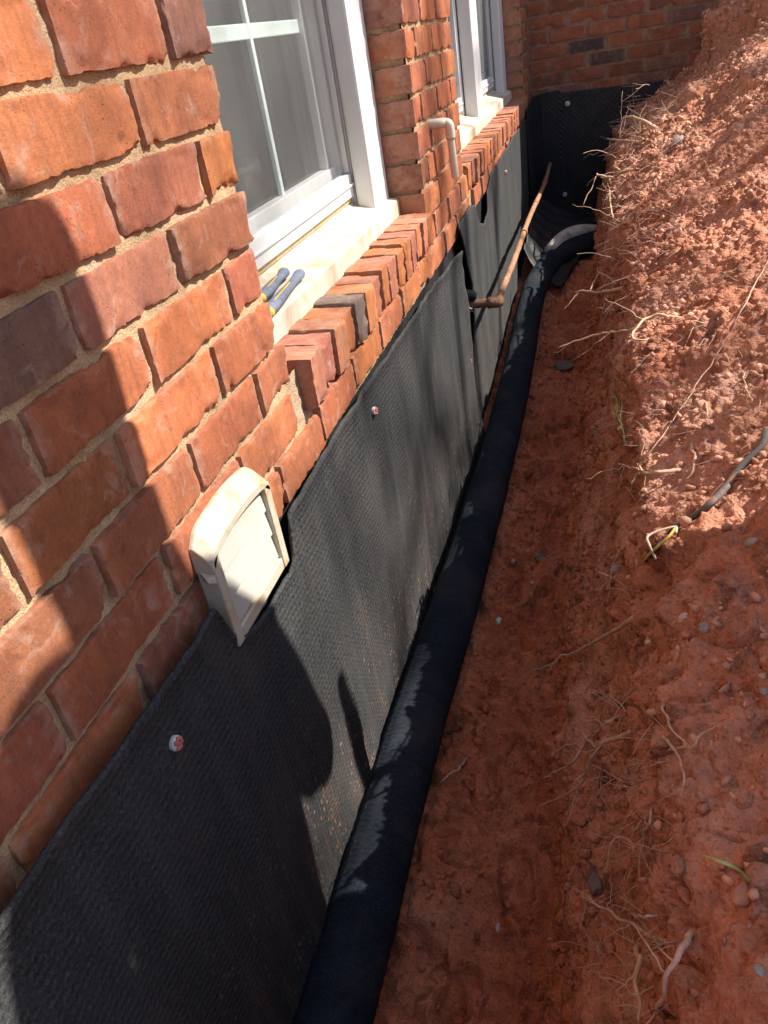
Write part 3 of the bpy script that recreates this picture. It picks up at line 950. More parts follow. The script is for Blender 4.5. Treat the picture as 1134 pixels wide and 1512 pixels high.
near_top = [(-1.6, -0.150), (-0.75, -0.157), (-0.40, -0.171), (-0.387, -0.172), (-0.372, -0.225), (-0.352, -0.248), (-0.30, -0.262), (-0.20, -0.262), (-0.178, -0.250), (-0.165, -0.205), (-0.158, -0.190),
            (0.18, -0.186), (0.60, -0.196), (1.0, -0.208), (1.36, -0.222)]
mat_near = sheet('drainage_mat', -1.6, 1.335, near_top, [(-1.6, -0.90), (1.4, -0.905)], x_near, FABRIC, 0.0085, 0.005,
                 None, [(0, 0.0), (0.05, 0.004), (0.09, 0.022), (0.16, 0.02), (0.24, 0.05), (0.31, 0.06), (0.40, 0.05), (0.47, 0.062), (0.6, 0.03), (0.8, 0.05), (1, 0.06)])
tag(mat_near, 'long black felt drainage mat under the nearer window, its top cut round the vent', 'drainage mat')


def x_mid(Y, Z, u, w):
    x = 0.012 + folds(Y, Z, 7.7, 0.013)
    x += 0.012 * np.exp(-(u / 0.012) ** 2)
    return np.maximum(x, 0.003)


mid_top = [(1.38, -0.20), (1.42, -0.175), (1.55, -0.165), (1.72, -0.170), (1.80, -0.185), (1.86, -0.26), (1.95, -0.285), (2.05, -0.265), (2.10, -0.20), (2.25, -0.165), (2.7, -0.15), (3.2, -0.145), (4.14, -0.14)]
mat_mid = sheet('drainage_mat', 1.44, 3.80, mid_top, [(1.4, -0.90), (2.4, -0.85), (4.2, -0.78)], x_mid, FABRIC_B, 0.011, 0.005,
                [(0, -0.02), (0.06, 0.01), (0.12, 0.035), (0.2, 0.05), (0.3, 0.085), (0.36, 0.075), (0.45, 0.07), (0.55, 0.035), (0.7, 0.0), (1, 0.03)], None)
tag(mat_mid, 'grey dusty drainage mat beyond the seam, with a torn notch under the farther window', 'drainage mat')


def dimple_grid(name, P, nu, nv, amp, period_u, period_v, U, Vv, N):
    pass


# dimpled sheet wrapped round the inner corner and across the far wall
st = 0.0075
arc = np.arange(0, 0.50 + 1.75, st)
ny = len(arc); nz = int(0.72 / st)
S, Wz = np.meshgrid(arc, np.linspace(0, 1, nz), indexing='ij')
ztop = np.interp(S, [0, 0.5, 0.505, 0.66, 0.67, 2.25], [-0.10, -0.072, -0.072, -0.066, -0.082, -0.115]); zbot = -0.79
Zs = ztop + (zbot - ztop) * Wz
dim = 0.0035 * (np.sin(S * 2 * math.pi / 0.030) * np.sin(Zs * 2 * math.pi / 0.030))
flat = 0.022 + 0.010 * pnoise(S * 3, Zs * 3, 0.4) + dim
t = np.clip((S - 0.42) / 0.14, 0, 1)                                   # bend round the corner
Xs = np.where(S < 0.42, flat, np.where(S > 0.56, S - 0.49, flat * (1 - t) + (0.07) * t))
Ys = np.where(S < 0.42, YF - 0.51 + S, np.where(S > 0.56, YF - flat, (YF - 0.09) * (1 - t) + (YF - flat) * t))
mat_far = from_arrays('drainage_mat', np.stack([Xs, Ys, Zs], -1).reshape(-1, 3), grid_faces(ny, nz, True), DIMPLE, None, True)
md = mat_far.modifiers.new('thickness', 'SOLIDIFY'); md.thickness = 0.003; md.offset = -1
tag(mat_far, 'black dimpled drainage mat in deep shade across the far wall', 'drainage mat')

# the loose foot of the sheet lying on the trench floor in the far corner
nu, nv = 90, 60
U, Vv = np.meshgrid(np.linspace(0, 1, nu), np.linspace(0, 1, nv), indexing='ij')
Yl = 2.95 + 1.05 * U - 0.18 * Vv * (1 - U); Xl = 0.045 + 0.42 * Vv * (0.45 + 0.55 * U)
Zl = floor_z(Yl) + 0.030 + 0.13 * (1 - Vv) ** 3 + 0.012 * np.sin(U * 40) * (1 - Vv) + 0.018 * pnoise(U * 6, Vv * 5, 2.2) + 0.003 * np.sin(U * 210) * np.sin(Vv * 90)
loose = from_arrays('drainage_mat', np.stack([Xl, Yl, Zl], -1).reshape(-1, 3), grid_faces(nu, nv, False), DIMPLE, None, True)
md = loose.modifiers.new('thickness', 'SOLIDIFY'); md.thickness = 0.003; md.offset = -1
tag(loose, 'loose foot of black dimpled mat lying on the floor in the far corner', 'drainage mat')


def fastener(parent, p, n, red=True, r=0.012):
    n = Vector(n).normalized()
    m = MB(); m.tube([p - n * 0.010, p + n * 0.002, p + n * 0.0035], [r * 0.85, r, r * 0.86], 16)
    w = m.build('washer', NAILWHITE, parent, 0, False)
    m = MB()
    if red:
        s = n.cross(Vector((0, 0, 1))).normalized(); q = n.cross(s)
        for k in range(7):
            a = k * 0.9
            c = p + (s * math.cos(a) + q * math.sin(a)) * r * (0.62 if k else 0)
            m.tube([c, c + n * 0.005, c + n * 0.0065], [r * 0.34, r * 0.32, r * 0.14], 8)
        m.build('nail', NAILRED, w)
    else:
        m.tube([p + n * 0.003, p + n * 0.007], [r * 0.35, r * 0.3], 10); m.build('nail', STEEL, w)


def on_sheet(o, u, v, x=0.02):
    p = at(u, v, 0, x)
    ok, loc, nor, _ = o.ray_cast(Vector(CAM_LOC), cam_ray(u, v))
    return (loc if ok else p)


bpy.context.view_layer.update()
fastener(mat_near, on_sheet(mat_near, 256, 1097) + Vector((.002, 0, 0)), (1, 0, 0), True, 0.0085)
fastener(mat_near, on_sheet(mat_near, 551, 607) + Vector((.002, 0, 0)), (1, 0, 0), True, 0.0085)
fastener(mat_mid, on_sheet(mat_mid, 693, 533) + Vector((.002, 0, 0)), (1, 0, 0), True, 0.0075)
fastener(mat_mid, on_sheet(mat_mid, 746, 254) + Vector((.002, 0, 0)), (1, 0, 0), True, 0.0075)
fastener(mat_far, at(838, 153, 1, YF - 0.035), (0, -1, 0), False, 0.014)
fastener(mat_far, at(834, 287, 1, YF - 0.035), (0, -1, 0), False, 0.013)

# ------------------------------------------------------------------ dryer vent hood
vent = empty('vent_hood', (0.0, -0.275, -0.245))
tag(vent, 'yellowed white plastic vent hood with three louvers low on the brick wall', 'vent')
vy0, vy1, vzb, vzt, vd = -0.367, -0.186, -0.252, -0.088, 0.026
# hood body: back flange, sloping visor with a gentle arch, side cheeks
nb = 24
V, F = [], []
for i in range(nb + 1):
    t = i / nb; y = vy0 - 0.0015 + (vy1 - vy0 + 0.003) * t
    arch = 0.010 * (1 - (2 * t - 1) ** 2) - 0.004
    tipd = 0.012 * max(0, abs(2 * t - 1) - 0.8) / 0.2
    zt = vzt + arch - tipd
    V += [(0.0, y, zt), (0.006, y, zt), (vd * 0.75, y, zt - 0.014), (vd, y, zt - 0.024), (vd, y, zt - 0.034), (0.0, y, zt - 0.034)]
for i in range(nb):
    for j in range(6):
        a, b = i * 6 + j, i * 6 + (j + 1) % 6; F.append((a, b, b + 6, a + 6))
F.append((0, 1, 2, 3, 4, 5)); F.append(tuple(nb * 6 + k for k in range(6))[::-1])
m = MB(); m.add(V, F)
hood = m.build('visor', VENT, vent, 0.0015)
m = MB()
zc = vzt - 0.032
m.box(0.0, vd, vy0, vy0 + 0.017, vzb, zc)
m.box(0.0, vd, vy1 - 0.017, vy1, vzb, zc)
m.box(0.0, vd - 0.001, vy0 + 0.0175, vy1 - 0.0175, vzb, vzb + 0.018)
m.box(0.0, 0.004, vy0 + 0.0175, vy1 - 0.0175, vzb + 0.0185, zc + 0.012)
frame_v = m.build('frame', VENT, vent, 0.003)
m = MB(); m.add([(0.004, vy0 - 0.0002, -0.135), (0.024, vy0 - 0.0002, -0.140), (0.022, vy0 - 0.013, -0.143), (0.006, vy0 - 0.0002, -0.150), (0.024, vy0 - 0.0002, -0.152)], [(0, 1, 2), (0, 2, 3), (2, 4, 3), (1, 4, 2), (0, 3, 4, 1)])
m.build('clip', VENT, vent)
lh = (zc + 0.001 - (vzb + 0.019)) / 3
for i in range(3):
    z1 = zc - i * lh; z0 = z1 - lh + 0.0022
    m = MB(); m.prism_y([(0.010, z1), (0.0172, z1), (0.0208, z0), (0.0165, z0)], vy0 + 0.0180, vy1 - 0.0180)
    m.build('louver', LOUVER, vent, 0.001)
# dark ragged cut in the mat round the vent is open to the tarred wall behind

# ------------------------------------------------------------------ pipes
pv = empty('condensate_pipe', (0.0, 1.30, 0.14))
tag(pv, 'cream plastic elbow pipe hanging down the brick pier between the windows', 'pipe')
pb = at(637, 184, 0, 0.0); xo = 0.046
pe = Vector((xo, pb.y + 0.012, pb.z - 0.002)); pd = at(671, 262, 0, xo)
pd = Vector((xo, pe.y + 0.012, pd.z))
m = MB(); m.tube(smooth_path([pb + Vector((-0.02, 0, 0)), pb + Vector((0.018, 0.004, 0)), pe + Vector((-0.012, 0, 0)), pe + Vector((-0.003, 0, -0.003)), pe + Vector((0, 0, -0.012)), pe + Vector((0, 0.001, -0.040))], 6), 0.0128, 18)
m.build('elbow', PVC, pv, 0, True)
m = MB(); m.tube([pe + Vector((0, 0.0011, -0.0405)), pd], 0.0104, 18)
m.build('pipe', PVC, pv, 0, False)

rp = empty('rusty_pipe', (0.05, 1.46, -0.44))
tag(rp, 'rusty iron pipe bending out of the mat seam and running along the wall', 'pipe')
rx = 0.108
r0 = at(688, 449, 0, 0.0); r1 = at(738, 443, 0, rx - 0.005)
e1 = Vector((rx, r0.y + 0.03, r0.z - 0.004))
def rust_tube(name, pts, rad, parent, seg=14, seed=0):
    pts = [Vector(p) for p in pts]
    rr = []
    for i, p in enumerate(pts):
        rr.append(rad * (1 + 0.10 * mnoise.noise(p * 60 + Vector((seed, 0, 0))) + 0.05 * mnoise.noise(p * 170)))
    m = MB(); m.tube(pts, rr, seg)
    return m.build(name, RUST, parent, 0, True)
stub = [Vector((-0.02, r0.y, r0.z)).lerp(Vector((rx - 0.02, r0.y + 0.004, r0.z - 0.003)), i / 14) for i in range(15)]
bend = smooth_path([stub[-1], Vector((rx - 0.004, r0.y + 0.008, r0.z - 0.004)), Vector((rx, r0.y + 0.03, r0.z - 0.004))], 6)[1:]
rust_tube('stub', stub, 0.0145, rp)
rust_tube('elbow', [stub[-3]] + bend, 0.0178, rp, 16, 3)
rend = at(821, 224, 0, rx)
far_pt = Vector((rx - 0.004, YF - 0.03, -0.452))
run = [bend[-1].lerp(far_pt, i / 90) + Vector((0.004 * math.sin(i * 0.11), 0, 0.012 * math.sin(i * 0.055 + 1))) for i in range(91)]
rust_tube('run', run, 0.0110, rp, 14, 5)
m = MB()
for i, rr in ((30, 0.0150), (52, 0.0138), (71, 0.0148)):
    m.tube([run[i].lerp(run[i + 1], 0.0), run[i + 1]], [rr, rr], 16)
m.build('coupling', RUST, rp)
m = MB()
for i in range(26):
    a = i * 2.4; q = Vector((0.004 + 0.012 * random.random(), r0.y + 0.020 * math.cos(a), r0.z - 0.004 + 0.020 * math.sin(a)))
    m.tube([q, q + Vector((random.uniform(-.004, .012), random.uniform(-.012, .012), random.uniform(-.014, .010)))], [0.0035, 0.0015], 5)
m.build('caulk', NAILWHITE, rp)
m = MB(); m.tube([Vector((0.006, r0.y - 0.004, r0.z + 0.030)), Vector((0.030, r0.y - 0.002, r0.z + 0.026)), Vector((0.036, r0.y, r0.z + 0.024))], [0.020, 0.017, 0.012], 12)
m.build('gasket', TAR, rp)

pipe_pts = smooth_path([(0.072, -2.1, -0.845), (0.074, -0.9, -0.845), (0.076, -0.45, -0.845), (0.080, 0.0, -0.843), (0.098, 0.5, -0.843), (0.110, 1.2, -0.842),
                        (0.113, 1.8, -0.828), (0.107, 2.4, -0.793), (0.115, 2.75, -0.770), (0.165, 3.05, -0.752), (0.27, 3.22, -0.735), (0.42, 3.30, -0.715)], 60)
rad = [0.0575 * (1 + 0.012 * math.sin(i * 2 * math.pi / 3.0) + 0.03 * mnoise.noise(p * 7) + 0.012 * mnoise.noise(p * 35)) for i, p in enumerate(pipe_pts)]
m = MB(); m.tube(pipe_pts, rad, 40)
dp = m.build('drain_pipe', SOCK, None, 0, True)
tag(dp, 'thick black drain pipe in a filter sock along the trench floor', 'drain pipe')

# ------------------------------------------------------------------ pliers on the window sill
pl = empty('pliers', at(405, 440, 2, 0.005))
tag(pl, 'pliers with blue grey and yellow grips lying on the white sill', 'pliers')
zs = 0.010
def sillpt(u, v, dz=0.0):
    # the sill slopes: iterate to its surface
    p = at(u, v, 2, 0.01)
    for _ in range(6):
        zz = float(np.interp(p.x, [-0.150, -0.070], [0.021, -0.0055])) + dz
        p = at(u, v, 2, zz)
    return p
h1 = [sillpt(396, 461, 0.013), sillpt(409, 445, 0.013), sillpt(427, 424, 0.012), sillpt(438, 410, 0.011), sillpt(445, 401, 0.011)]
h2 = [sillpt(384, 440, 0.013), sillpt(398, 427, 0.013), sillpt(408, 415, 0.012), sillpt(417, 406, 0.011), sillpt(421, 399, 0.011)]
for h in (h1, h2):
    g = MB(); g.tube(smooth_path(h, 6), [0.0105 * (0.95 + 0.14 * math.sin(i * 0.33)) if i < 22 else 0.0105 * (1 - ((i - 21) / 4.5) ** 2) for i in range(25)], 14, True, 0.8)
    grip = g.build('handle', GRIP, pl, 0, True)
    pts = smooth_path(h, 6)
    y = MB(); y.tube([pts[0] + (pts[0] - pts[2]) * 0.55, pts[0]], [0.0100, 0.0118], 14, True, 0.85); y.build('collar', GRIP_Y, grip, 0, True)
    y = MB(); y.tube([p + Vector((0.003, 0, 0.0082)) for p in pts[4:13]], 0.0013, 6); y.build('inlay', GRIP_Y, grip, 0, True)
jaw0 = h1[0] + (h1[0] - h1[1]) * 0.5
m = MB(); m.tube([jaw0 + Vector((0, 0.02, 0)), jaw0 + Vector((-0.006, -0.03, 0)), jaw0 + Vector((-0.010, -0.075, 0)), jaw0 + Vector((-0.012, -0.11, 0))], [0.008, 0.014, 0.012, 0.005], 12, True, 0.5)
m.build('jaws', STEEL, pl, 0, True)

# ------------------------------------------------------------------ clods and gravel on the soil
def pebble_templates(n, sub=1):
    out = []
    for i in range(n):
        bm = bmesh.new(); bmesh.ops.create_icosphere(bm, subdivisions=sub, radius=1.0)
        o3 = Vector((i * 7.3, 1.1, 2.2))
        ax = Vector((random.uniform(0.7, 1.3), random.uniform(0.6, 1.0), random.uniform(0.4, 0.75)))
        for v in bm.verts:
            d = v.co.normalized()
            v.co = Vector((d.x * ax.x, d.y * ax.y, d.z * ax.z)) * (1 + 0.38 * mnoise.noise(d * 1.7 + o3) + 0.12 * mnoise.noise(d * 4 + o3))
        out.append((np.array([v.co[:] for v in bm.verts]), np.array([[v.index for v in f.verts] for f in bm.faces])))
        bm.free()
    return out


TPL = pebble_templates(10, 1)


def scatter(name, count, weight, size, mat, seed, sink=0.25):
    r = np.random.default_rng(seed)
    wgt = (weight(TX, TY, TZ)).ravel(); wgt = wgt / wgt.sum()
    idx = r.choice(TX.size, size=count, p=wgt)
    gy, gx = np.unravel_index(idx, TX.shape)
    P = np.stack([TX[gy, gx], TY[gy, gx], TZ[gy, gx]], 1) + r.normal(0, 0.003, (count, 3))
    S = size(r, count)
    Vs, Fs, b = [], [], 0
    for i in range(count):
        tv, tf = TPL[r.integers(len(TPL))]
        q = r.normal(size=4); q /= np.linalg.norm(q)
        w, x, y, z = q
        R = np.array([[1 - 2 * (y * y + z * z), 2 * (x * y - z * w), 2 * (x * z + y * w)], [2 * (x * y + z * w), 1 - 2 * (x * x + z * z), 2 * (y * z - x * w)], [2 * (x * z - y * w), 2 * (y * z + x * w), 1 - 2 * (x * x + y * y)]])
        Vs.append((tv * S[i]) @ R.T + P[i]); Fs.append(tf + b); b += len(tv)
    o = from_arrays(name, np.concatenate(Vs), np.concatenate(Fs), mat, None, False)
    return tag(o, None, None, None, 'stuff')


cell = lambda X, Y: (np.gradient(Y, axis=0) * np.hypot(np.gradient(TX, axis=1), np.gradient(TZ, axis=1)))
CELL = cell(TX, TY)
patch = smoothstep(-0.15, 0.35, fbm(TX * 5, TY * 4, 6.6, 3))
w_slope = lambda X, Y, Z: CELL * smoothstep(0.47, 0.60, X) * smoothstep(1.6, 1.2, X) * (0.12 + patch) * smoothstep(-0.9, 0.0, Y)
w_floor = lambda X, Y, Z: (1 + 2.5 * np.exp(-((X - 0.185) / 0.02) ** 2) + 2.0 * np.exp(-((X - 0.385) / 0.02) ** 2)) * CELL * smoothstep(0.15, 0.18, X) * smoothstep(0.47, 0.40, X) * smoothstep(-1.2, -0.8, Y) * (0.2 + patch)
sz = lambda a, b, p: (lambda r, n: a + (b - a) * r.random(n) ** p)
o = scatter('clay_crumbs', 20000, w_slope, sz(0.0016, 0.0095, 3.6), GRAVELM, 11); o['label'] = 'crumbled red clay and fine gravel over the sunlit spoil slope'
o = scatter('gravel', 2600, lambda X, Y, Z: w_slope(X, Y, Z) * smoothstep(0.8, 2.2, Y), sz(0.004, 0.016, 2.6), GRAVELM, 12); o['label'] = 'loose pale gravel and clods on the far part of the slope'
o = scatter('clay_clods', 7000, w_floor, sz(0.0016, 0.011, 3.4), SOIL, 13); o['label'] = 'small red clay clods on the trench floor'
w_face = lambda X, Y, Z: CELL * smoothstep(0.36, 0.40, X) * smoothstep(0.60, 0.50, X) * smoothstep(-1.2, -0.8, Y) * (0.2 + patch)
o = scatter('clay_clods', 6000, w_face, sz(0.0016, 0.012, 3.2), SOIL, 17); o['label'] = 'broken red clay clods clinging to the cut face'
o = scatter('clay_clods', 420, w_floor, sz(0.007, 0.020, 2.4), SOIL, 19); o['label'] = 'larger broken lumps of red clay lying on the trench floor'
o = scatter('pale_grit', 420, lambda X, Y, Z: w_slope(X, Y, Z) + 0.35 * w_floor(X, Y, Z), sz(0.0018, 0.006, 2.2), STONE_PALE, 14); o['label'] = 'scattered pale grit in the red soil'

# stones that can be picked out one by one: (u, v, width in px, material, label)
STONES = [
    (410 + 600 - 2, 912, 16, 'q', 'pale green grey stone at the upper edge of the shaded bank'),
    (1039, 927, 17, 'g', 'flat grey stone right of the pale stone on the shaded bank'),
    (1042, 964, 11, 'c', 'small brown rounded stone below the flat grey stone'),
    (957, 948, 9, 'q', 'small white stone at the shaded lip of the bank'),
    (1106, 1054, 20, 'c', 'broad reddish oval stone near the edge of the bank'),
    (1129, 1021, 9, 'g', 'little grey stone at the edge of the shaded bank'),
    (1095, 1320, 26, 'c', 'large round clay lump low on the bank under the green grass blade'),
    (1122, 1434, 14, 'g', 'pale blue grey stone in the sunlit low corner of the bank'),
    (736, 917, 11, 'w', 'white broken chip lying beside the drain pipe on the floor'),
    (757, 829, 8, 'q', 'round pale pebble alone on the trench floor'),
    (699, 948, 9, 'c', 'dull brown pebble touching the drain pipe'),
    (735, 1370, 7, 'q', 'small pale pebble on the smooth orange clay of the floor'),
    (785, 860, 7, 'q', 'tan pebble left of the slumped bank foot'),
    (1005, 205, 17, 'w', 'shiny pale rock among gravel at the top of the far slope'),
    (1111, 800, 17, 'g', 'grey angular stone right of the cable end'),
    (1096, 775, 8, 'g', 'small grey stone above the angular one beside the cable'),
    (1083, 815, 14, 'c', 'long brown clay stone in a hollow below the cable'),
    (1000, 455, 9, 'g', 'dull stone in the middle of the sunlit slope'),
    (908, 842, 14, 'g', 'grey crumpled stone in the shaded foot of the bank'),
]
bpy.context.view_layer.update()
SM = {'q': STONE_PALE, 'g': STONE, 'c': CLAYSTONE, 'w': NAILWHITE}
big_tpl = pebble_templates(8, 3)
for i, (u, v, wpx, mk, lab) in enumerate(STONES):
    p, n = hit(u, v)
    size = wpx * (p - Vector(CAM_LOC)).length / F_PX * 0.62
    tv, tf = big_tpl[i % 8]
    R = np.array(Matrix.Rotation(i * 1.3, 3, 'Z'))
    q = n.to_track_quat('Z', 'Y').to_matrix()
    o = from_arrays('stone', ((tv * size) @ R.T) @ np.array(q).T, tf, SM[mk], None, True)
    o.location = p - n * size * 0.12
    tag(o, lab, 'stone', 'stones in the red clay')

# grey clay smears on the floor
for (u, v, w, lab) in ((832, 540, 34, 'grey clay smear on the floor far from the camera'), (798, 823, 20, 'grey clay smear on the floor beside the bulging bank')):
    p, n = hit(u, v)
    s = w * (p - Vector(CAM_LOC)).length / F_PX * 0.55
    tv, tf = big_tpl[2]
    o = from_arrays('clay_lump', tv * np.array([s * 0.8, s * 1.5, s * 0.22]), tf, GREYCLAY, None, True)
    o.location = p
    tag(o, lab, 'clay')
for (u, v, w, lab) in ((880, 1300, 40, 'grey clay lump stuck in the bank foot under the tangled roots'), (862, 1262, 22, 'small pale clay lump left of the larger grey clay lump')):
    p, n = hit(u, v)
    s = w * (p - Vector(CAM_LOC)).length / F_PX * 0.55
    tv, tf = big_tpl[5]
    o = from_arrays('clay_lump', tv * np.array([s * 0.6, s * 1.0, s * 0.9]), tf, GREYCLAY, None, True)
    o.location = p
    tag(o, lab, 'clay')

# ------------------------------------------------------------------ roots growing out of the cut bank
def wob(pts, n, amp, seed):
    P = smooth_path(pts, n)
    return [p + amp * Vector((mnoise.noise(p * 45 + Vector((seed, 0, 0))), mnoise.noise(p * 45 + Vector((0, seed, 5))), mnoise.noise(p * 45 + Vector((3, 0, seed))))) for p in P]


def root_thing(px_paths, r_px, label, pale=False, proud=0.02, seed=0, branches=3, group='roots sticking out of the bank'):
    """px_paths: lists of (u, v[, lift]) from the buried end to the tip; the first list is the main root."""
    m = MB()
    main = None
    for k, path in enumerate(px_paths):
        pts = []
        base, n = hit(*path[0][:2])
        dep0 = (base - Vector(CAM_LOC)).length
        for i, q in enumerate(path):
            lift = q[2] if len(q) > 2 else proud * min(1.0, i / 1.5)
            # keep the depth of the buried end and come off the soil towards the trench
            ok, loc, nor, _ = ground.ray_cast(Vector(CAM_LOC), cam_ray(q[0], q[1]))
            d = (loc - Vector(CAM_LOC)).length if ok else 9
            depth = min(d - (lift + 0.010 if i else -0.004), dep0 + 0.35)
            pts.append(Vector(CAM_LOC) + cam_ray(q[0], q[1]) * max(depth, 0.3))
        # even out depth steps
        if len(pts) > 2:
            ds = [(p - Vector(CAM_LOC)).length for p in pts]
            for _ in range(3):
                ds = [ds[0]] + [min(ds[i], (ds[i - 1] + ds[i + 1]) / 2 + 0.01) for i in range(1, len(ds) - 1)] + [min(ds[-1], ds[-2] + 0.06)]
            pts = [Vector(CAM_LOC) + (p - Vector(CAM_LOC)).normalized() * d for p, d in zip(pts, ds)]
        P = wob(pts, 7, 0.004 if k == 0 else 0.003, seed + k)
        r0 = 0.5 * 2.1 * r_px * dep0 / F_PX * (0.6 if k else 1.0)
        m.tube(P, [max(r0 * (1 - 0.6 * i / len(P)), 0.00035) for i in range(len(P))], 7)
        if k == 0: main = (P, r0)
    rd = random.Random(seed + 5)
    P, r0 = main
    for b in range(branches):
        i = rd.randrange(len(P) // 4, len(P) - 1)
        d = Vector((rd.uniform(-1, 0.2), rd.uniform(-1, 1), rd.uniform(-0.9, 0.5))).normalized()
        L = rd.uniform(0.02, 0.06) * (P[i] - Vector(CAM_LOC)).length
        tw = [P[i] + d * L * t + 0.12 * L * Vector((mnoise.noise(Vector((b, t * 4, seed))), mnoise.noise(Vector((t * 4, b, seed))), mnoise.noise(Vector((seed, b, t * 4))))) for t in [j / 7 for j in range(8)]]
        m.tube(tw, [max(r0 * 0.35 * (1 - 0.8 * j / 8), 0.0003) for j in range(8)], 5)
    o = m.build('root', ROOT_PALE if pale else ROOT, None, 0, True)
    return tag(o, label, 'root', group)


root_thing([[(936, 913), (905, 932, .03), (872, 952, .05), (852, 963, .07), (832, 968, .08), (814, 981, .09)]], 3.6, 'thick brown root reaching straight across the trench below the cable end', False, seed=1)
root_thing([[(940, 1078), (905, 1092, .03), (882, 1108, .05), (868, 1136, .06), (852, 1170, .07), (834, 1196, .08)], [(882, 1108, .05), (868, 1090, .05), (862, 1086, .05), (850, 1075, .05)], [(868, 1086, .05), (850, 1118, .06), (826, 1138, .07), (799, 1150, .08)]], 3.8, 'large forked root hanging over the shaded trench floor', False, seed=2, branches=5)
root_thing([[(912, 1060), (900, 1066, .03), (880, 1080, .05), (872, 1088, .05)], [(900, 1066, .03), (876, 1065, .04), (852, 1062, .05), (840, 1068, .05)]], 2.4, 'thin reddish root just above the large forked root', False, seed=3, branches=4)
root_thing([[(916, 1050), (905, 1030, .03), (901, 1014, .04)], [(905, 1030, .03), (922, 1048, .02), (914, 1064, .03)]], 2.0, 'short yellow root curling up above the forked root', True, seed=4, branches=1)
root_thing([[(978, 1086, .01), (990, 1100, .02), (1002, 1120, .03), (1010, 1150, .03), (1006, 1180, .03)]], 2.4, 'wavy brown root trailing down the shaded bank beside crossed stalks', False, seed=5, branches=2)
root_thing([[(988, 1392), (960, 1382, .02), (930, 1362, .04), (905, 1348, .05), (878, 1334, .05), (860, 1318, .05)], [(930, 1350, .03), (950, 1354, .03), (970, 1350, .02)]], 3.2, 'dark curved root slanting across the low part of the bank', False, seed=6, branches=5)
root_thing([[(942, 1400), (944, 1420, .03), (940, 1450, .03), (944, 1480, .03), (946, 1508, .03)]], 3.6, 'thick pale root standing upright at the bottom of the picture', True, seed=7, branches=4)
root_thing([[(1022, 1380), (1005, 1405, .02), (985, 1435, .03), (975, 1470, .03), (965, 1500, .03)]], 4.4, 'broad weathered root sloping down beside the upright pale root', False, seed=8, branches=4)
root_thing([[(962, 1190), (958, 1215, .02), (950, 1240, .02), (940, 1300, .02)]], 2.2, 'long orange root hanging straight down the middle of the shaded bank', False, seed=9, branches=4)
root_thing([[(948, 1282), (930, 1245, .02), (905, 1240, .03), (896, 1290, .03)]], 2.0, 'looping thin root over the grey clay lump', False, seed=10, branches=3)
root_thing([[(1008, 692, .005), (985, 697, .03), (960, 699, .05), (940, 694, .06), (925, 688, .06), (915, 684, .06)], [(945, 697, .05), (938, 710, .06), (930, 712, .06)], [(950, 699, .05), (945, 686, .06), (952, 682, .06)]], 3.0, 'pale knotted root jutting left halfway up the bank', True, seed=11, branches=6)
root_thing([[(1022, 655, .004), (1024, 680, .012), (1022, 698, .014), (1010, 707, .015)]], 2.4, 'short bright root bent in a hook on the sunlit bank', True, seed=12, branches=1)
root_thing([[(962, 480, .004), (930, 488, .03), (905, 490, .05), (880, 495, .07), (850, 504, .09), (823, 513, .10)]], 2.8, 'long pale root pointing left from the sunlit bank towards the pipe', True, seed=13, branches=2)
root_thing([[(925, 425, .004), (898, 430, .03), (878, 432, .05), (860, 430, .06), (848, 433, .07)], [(910, 420, .03), (900, 410, .04), (885, 402, .05)]], 3.2, 'pale branching root above the long pale root', True, seed=14, branches=4)
root_thing([[(1008, 470, .005), (985, 466, .02), (965, 465, .02), (945, 478, .03), (934, 496, .03), (944, 502, .03), (958, 500, .02)]], 2.4, 'looped root lying on the sunlit bank', True, seed=15, branches=3)
root_thing([[(970, 190, .006), (950, 178, .04), (930, 172, .06), (917, 177, .08)], [(955, 180, .03), (938, 166, .06), (926, 158, .07), (945, 156, .05)], [(948, 176, .04), (930, 184, .06)]], 2.2, 'spiky pale roots over the black far mat, nearest the top of the slope', True, seed=16, branches=4)
root_thing([[(944, 210, .006), (925, 208, .03), (905, 206, .05), (896, 204, .06)]], 1.7, 'small dull root between the two pale root clusters at the far bank', False, seed=17, branches=5)
root_thing([[(940, 250, .006), (918, 255, .03), (905, 262, .05), (885, 259, .07), (881, 257, .07)], [(918, 255, .03), (910, 248, .05), (905, 252, .05), (900, 262, .05)], [(918, 258, .03), (900, 263, .05), (887, 262, .06)]], 2.4, 'bright forked root jutting over the dark far corner', True, seed=18, branches=3)
root_thing([[(915, 300, .006), (905, 290, .03), (900, 284, .04), (903, 310, .03), (908, 330, .02)]], 1.7, 'curled root at the foot of the far bank', True, seed=19, branches=4)
root_thing([[(990, 128, .006), (985, 120, .04), (975, 122, .05), (963, 132, .06)]], 2.0, 'short hooked root at the top of the far slope against the mat', True, seed=20, branches=2)
root_thing([[(1134, 385, .006), (1100, 450, .01), (1070, 505, .012), (1038, 555, .014), (1000, 612, .014), (960, 668, .014), (940, 705, .02), (925, 745, .03), (908, 772, .03)]], 0.8, 'very long thin root strung diagonally down the bank', False, seed=21, branches=0)
root_thing([[(1120, 605, .004), (1110, 592, .012), (1100, 570, .014), (1098, 548, .014)], [(1112, 590, .01), (1122, 592, .01), (1118, 602, .008)]], 1.8, 'thin upright root twig on the sunlit bank above the cable', True, seed=22, branches=2)
root_thing([[(1040, 602, .004), (1042, 595, .012), (1046, 606, .012), (1046, 616, .01)]], 1.8, 'tiny pale hooked root in the middle of the sunlit bank', True, seed=23, branches=0)
root_thing([[(690, 1120), (678, 1134, .012), (660, 1148, .012), (648, 1160, .01)]], 2.2, 'root lying on the trench floor against the drain pipe', False, seed=24, branches=1)
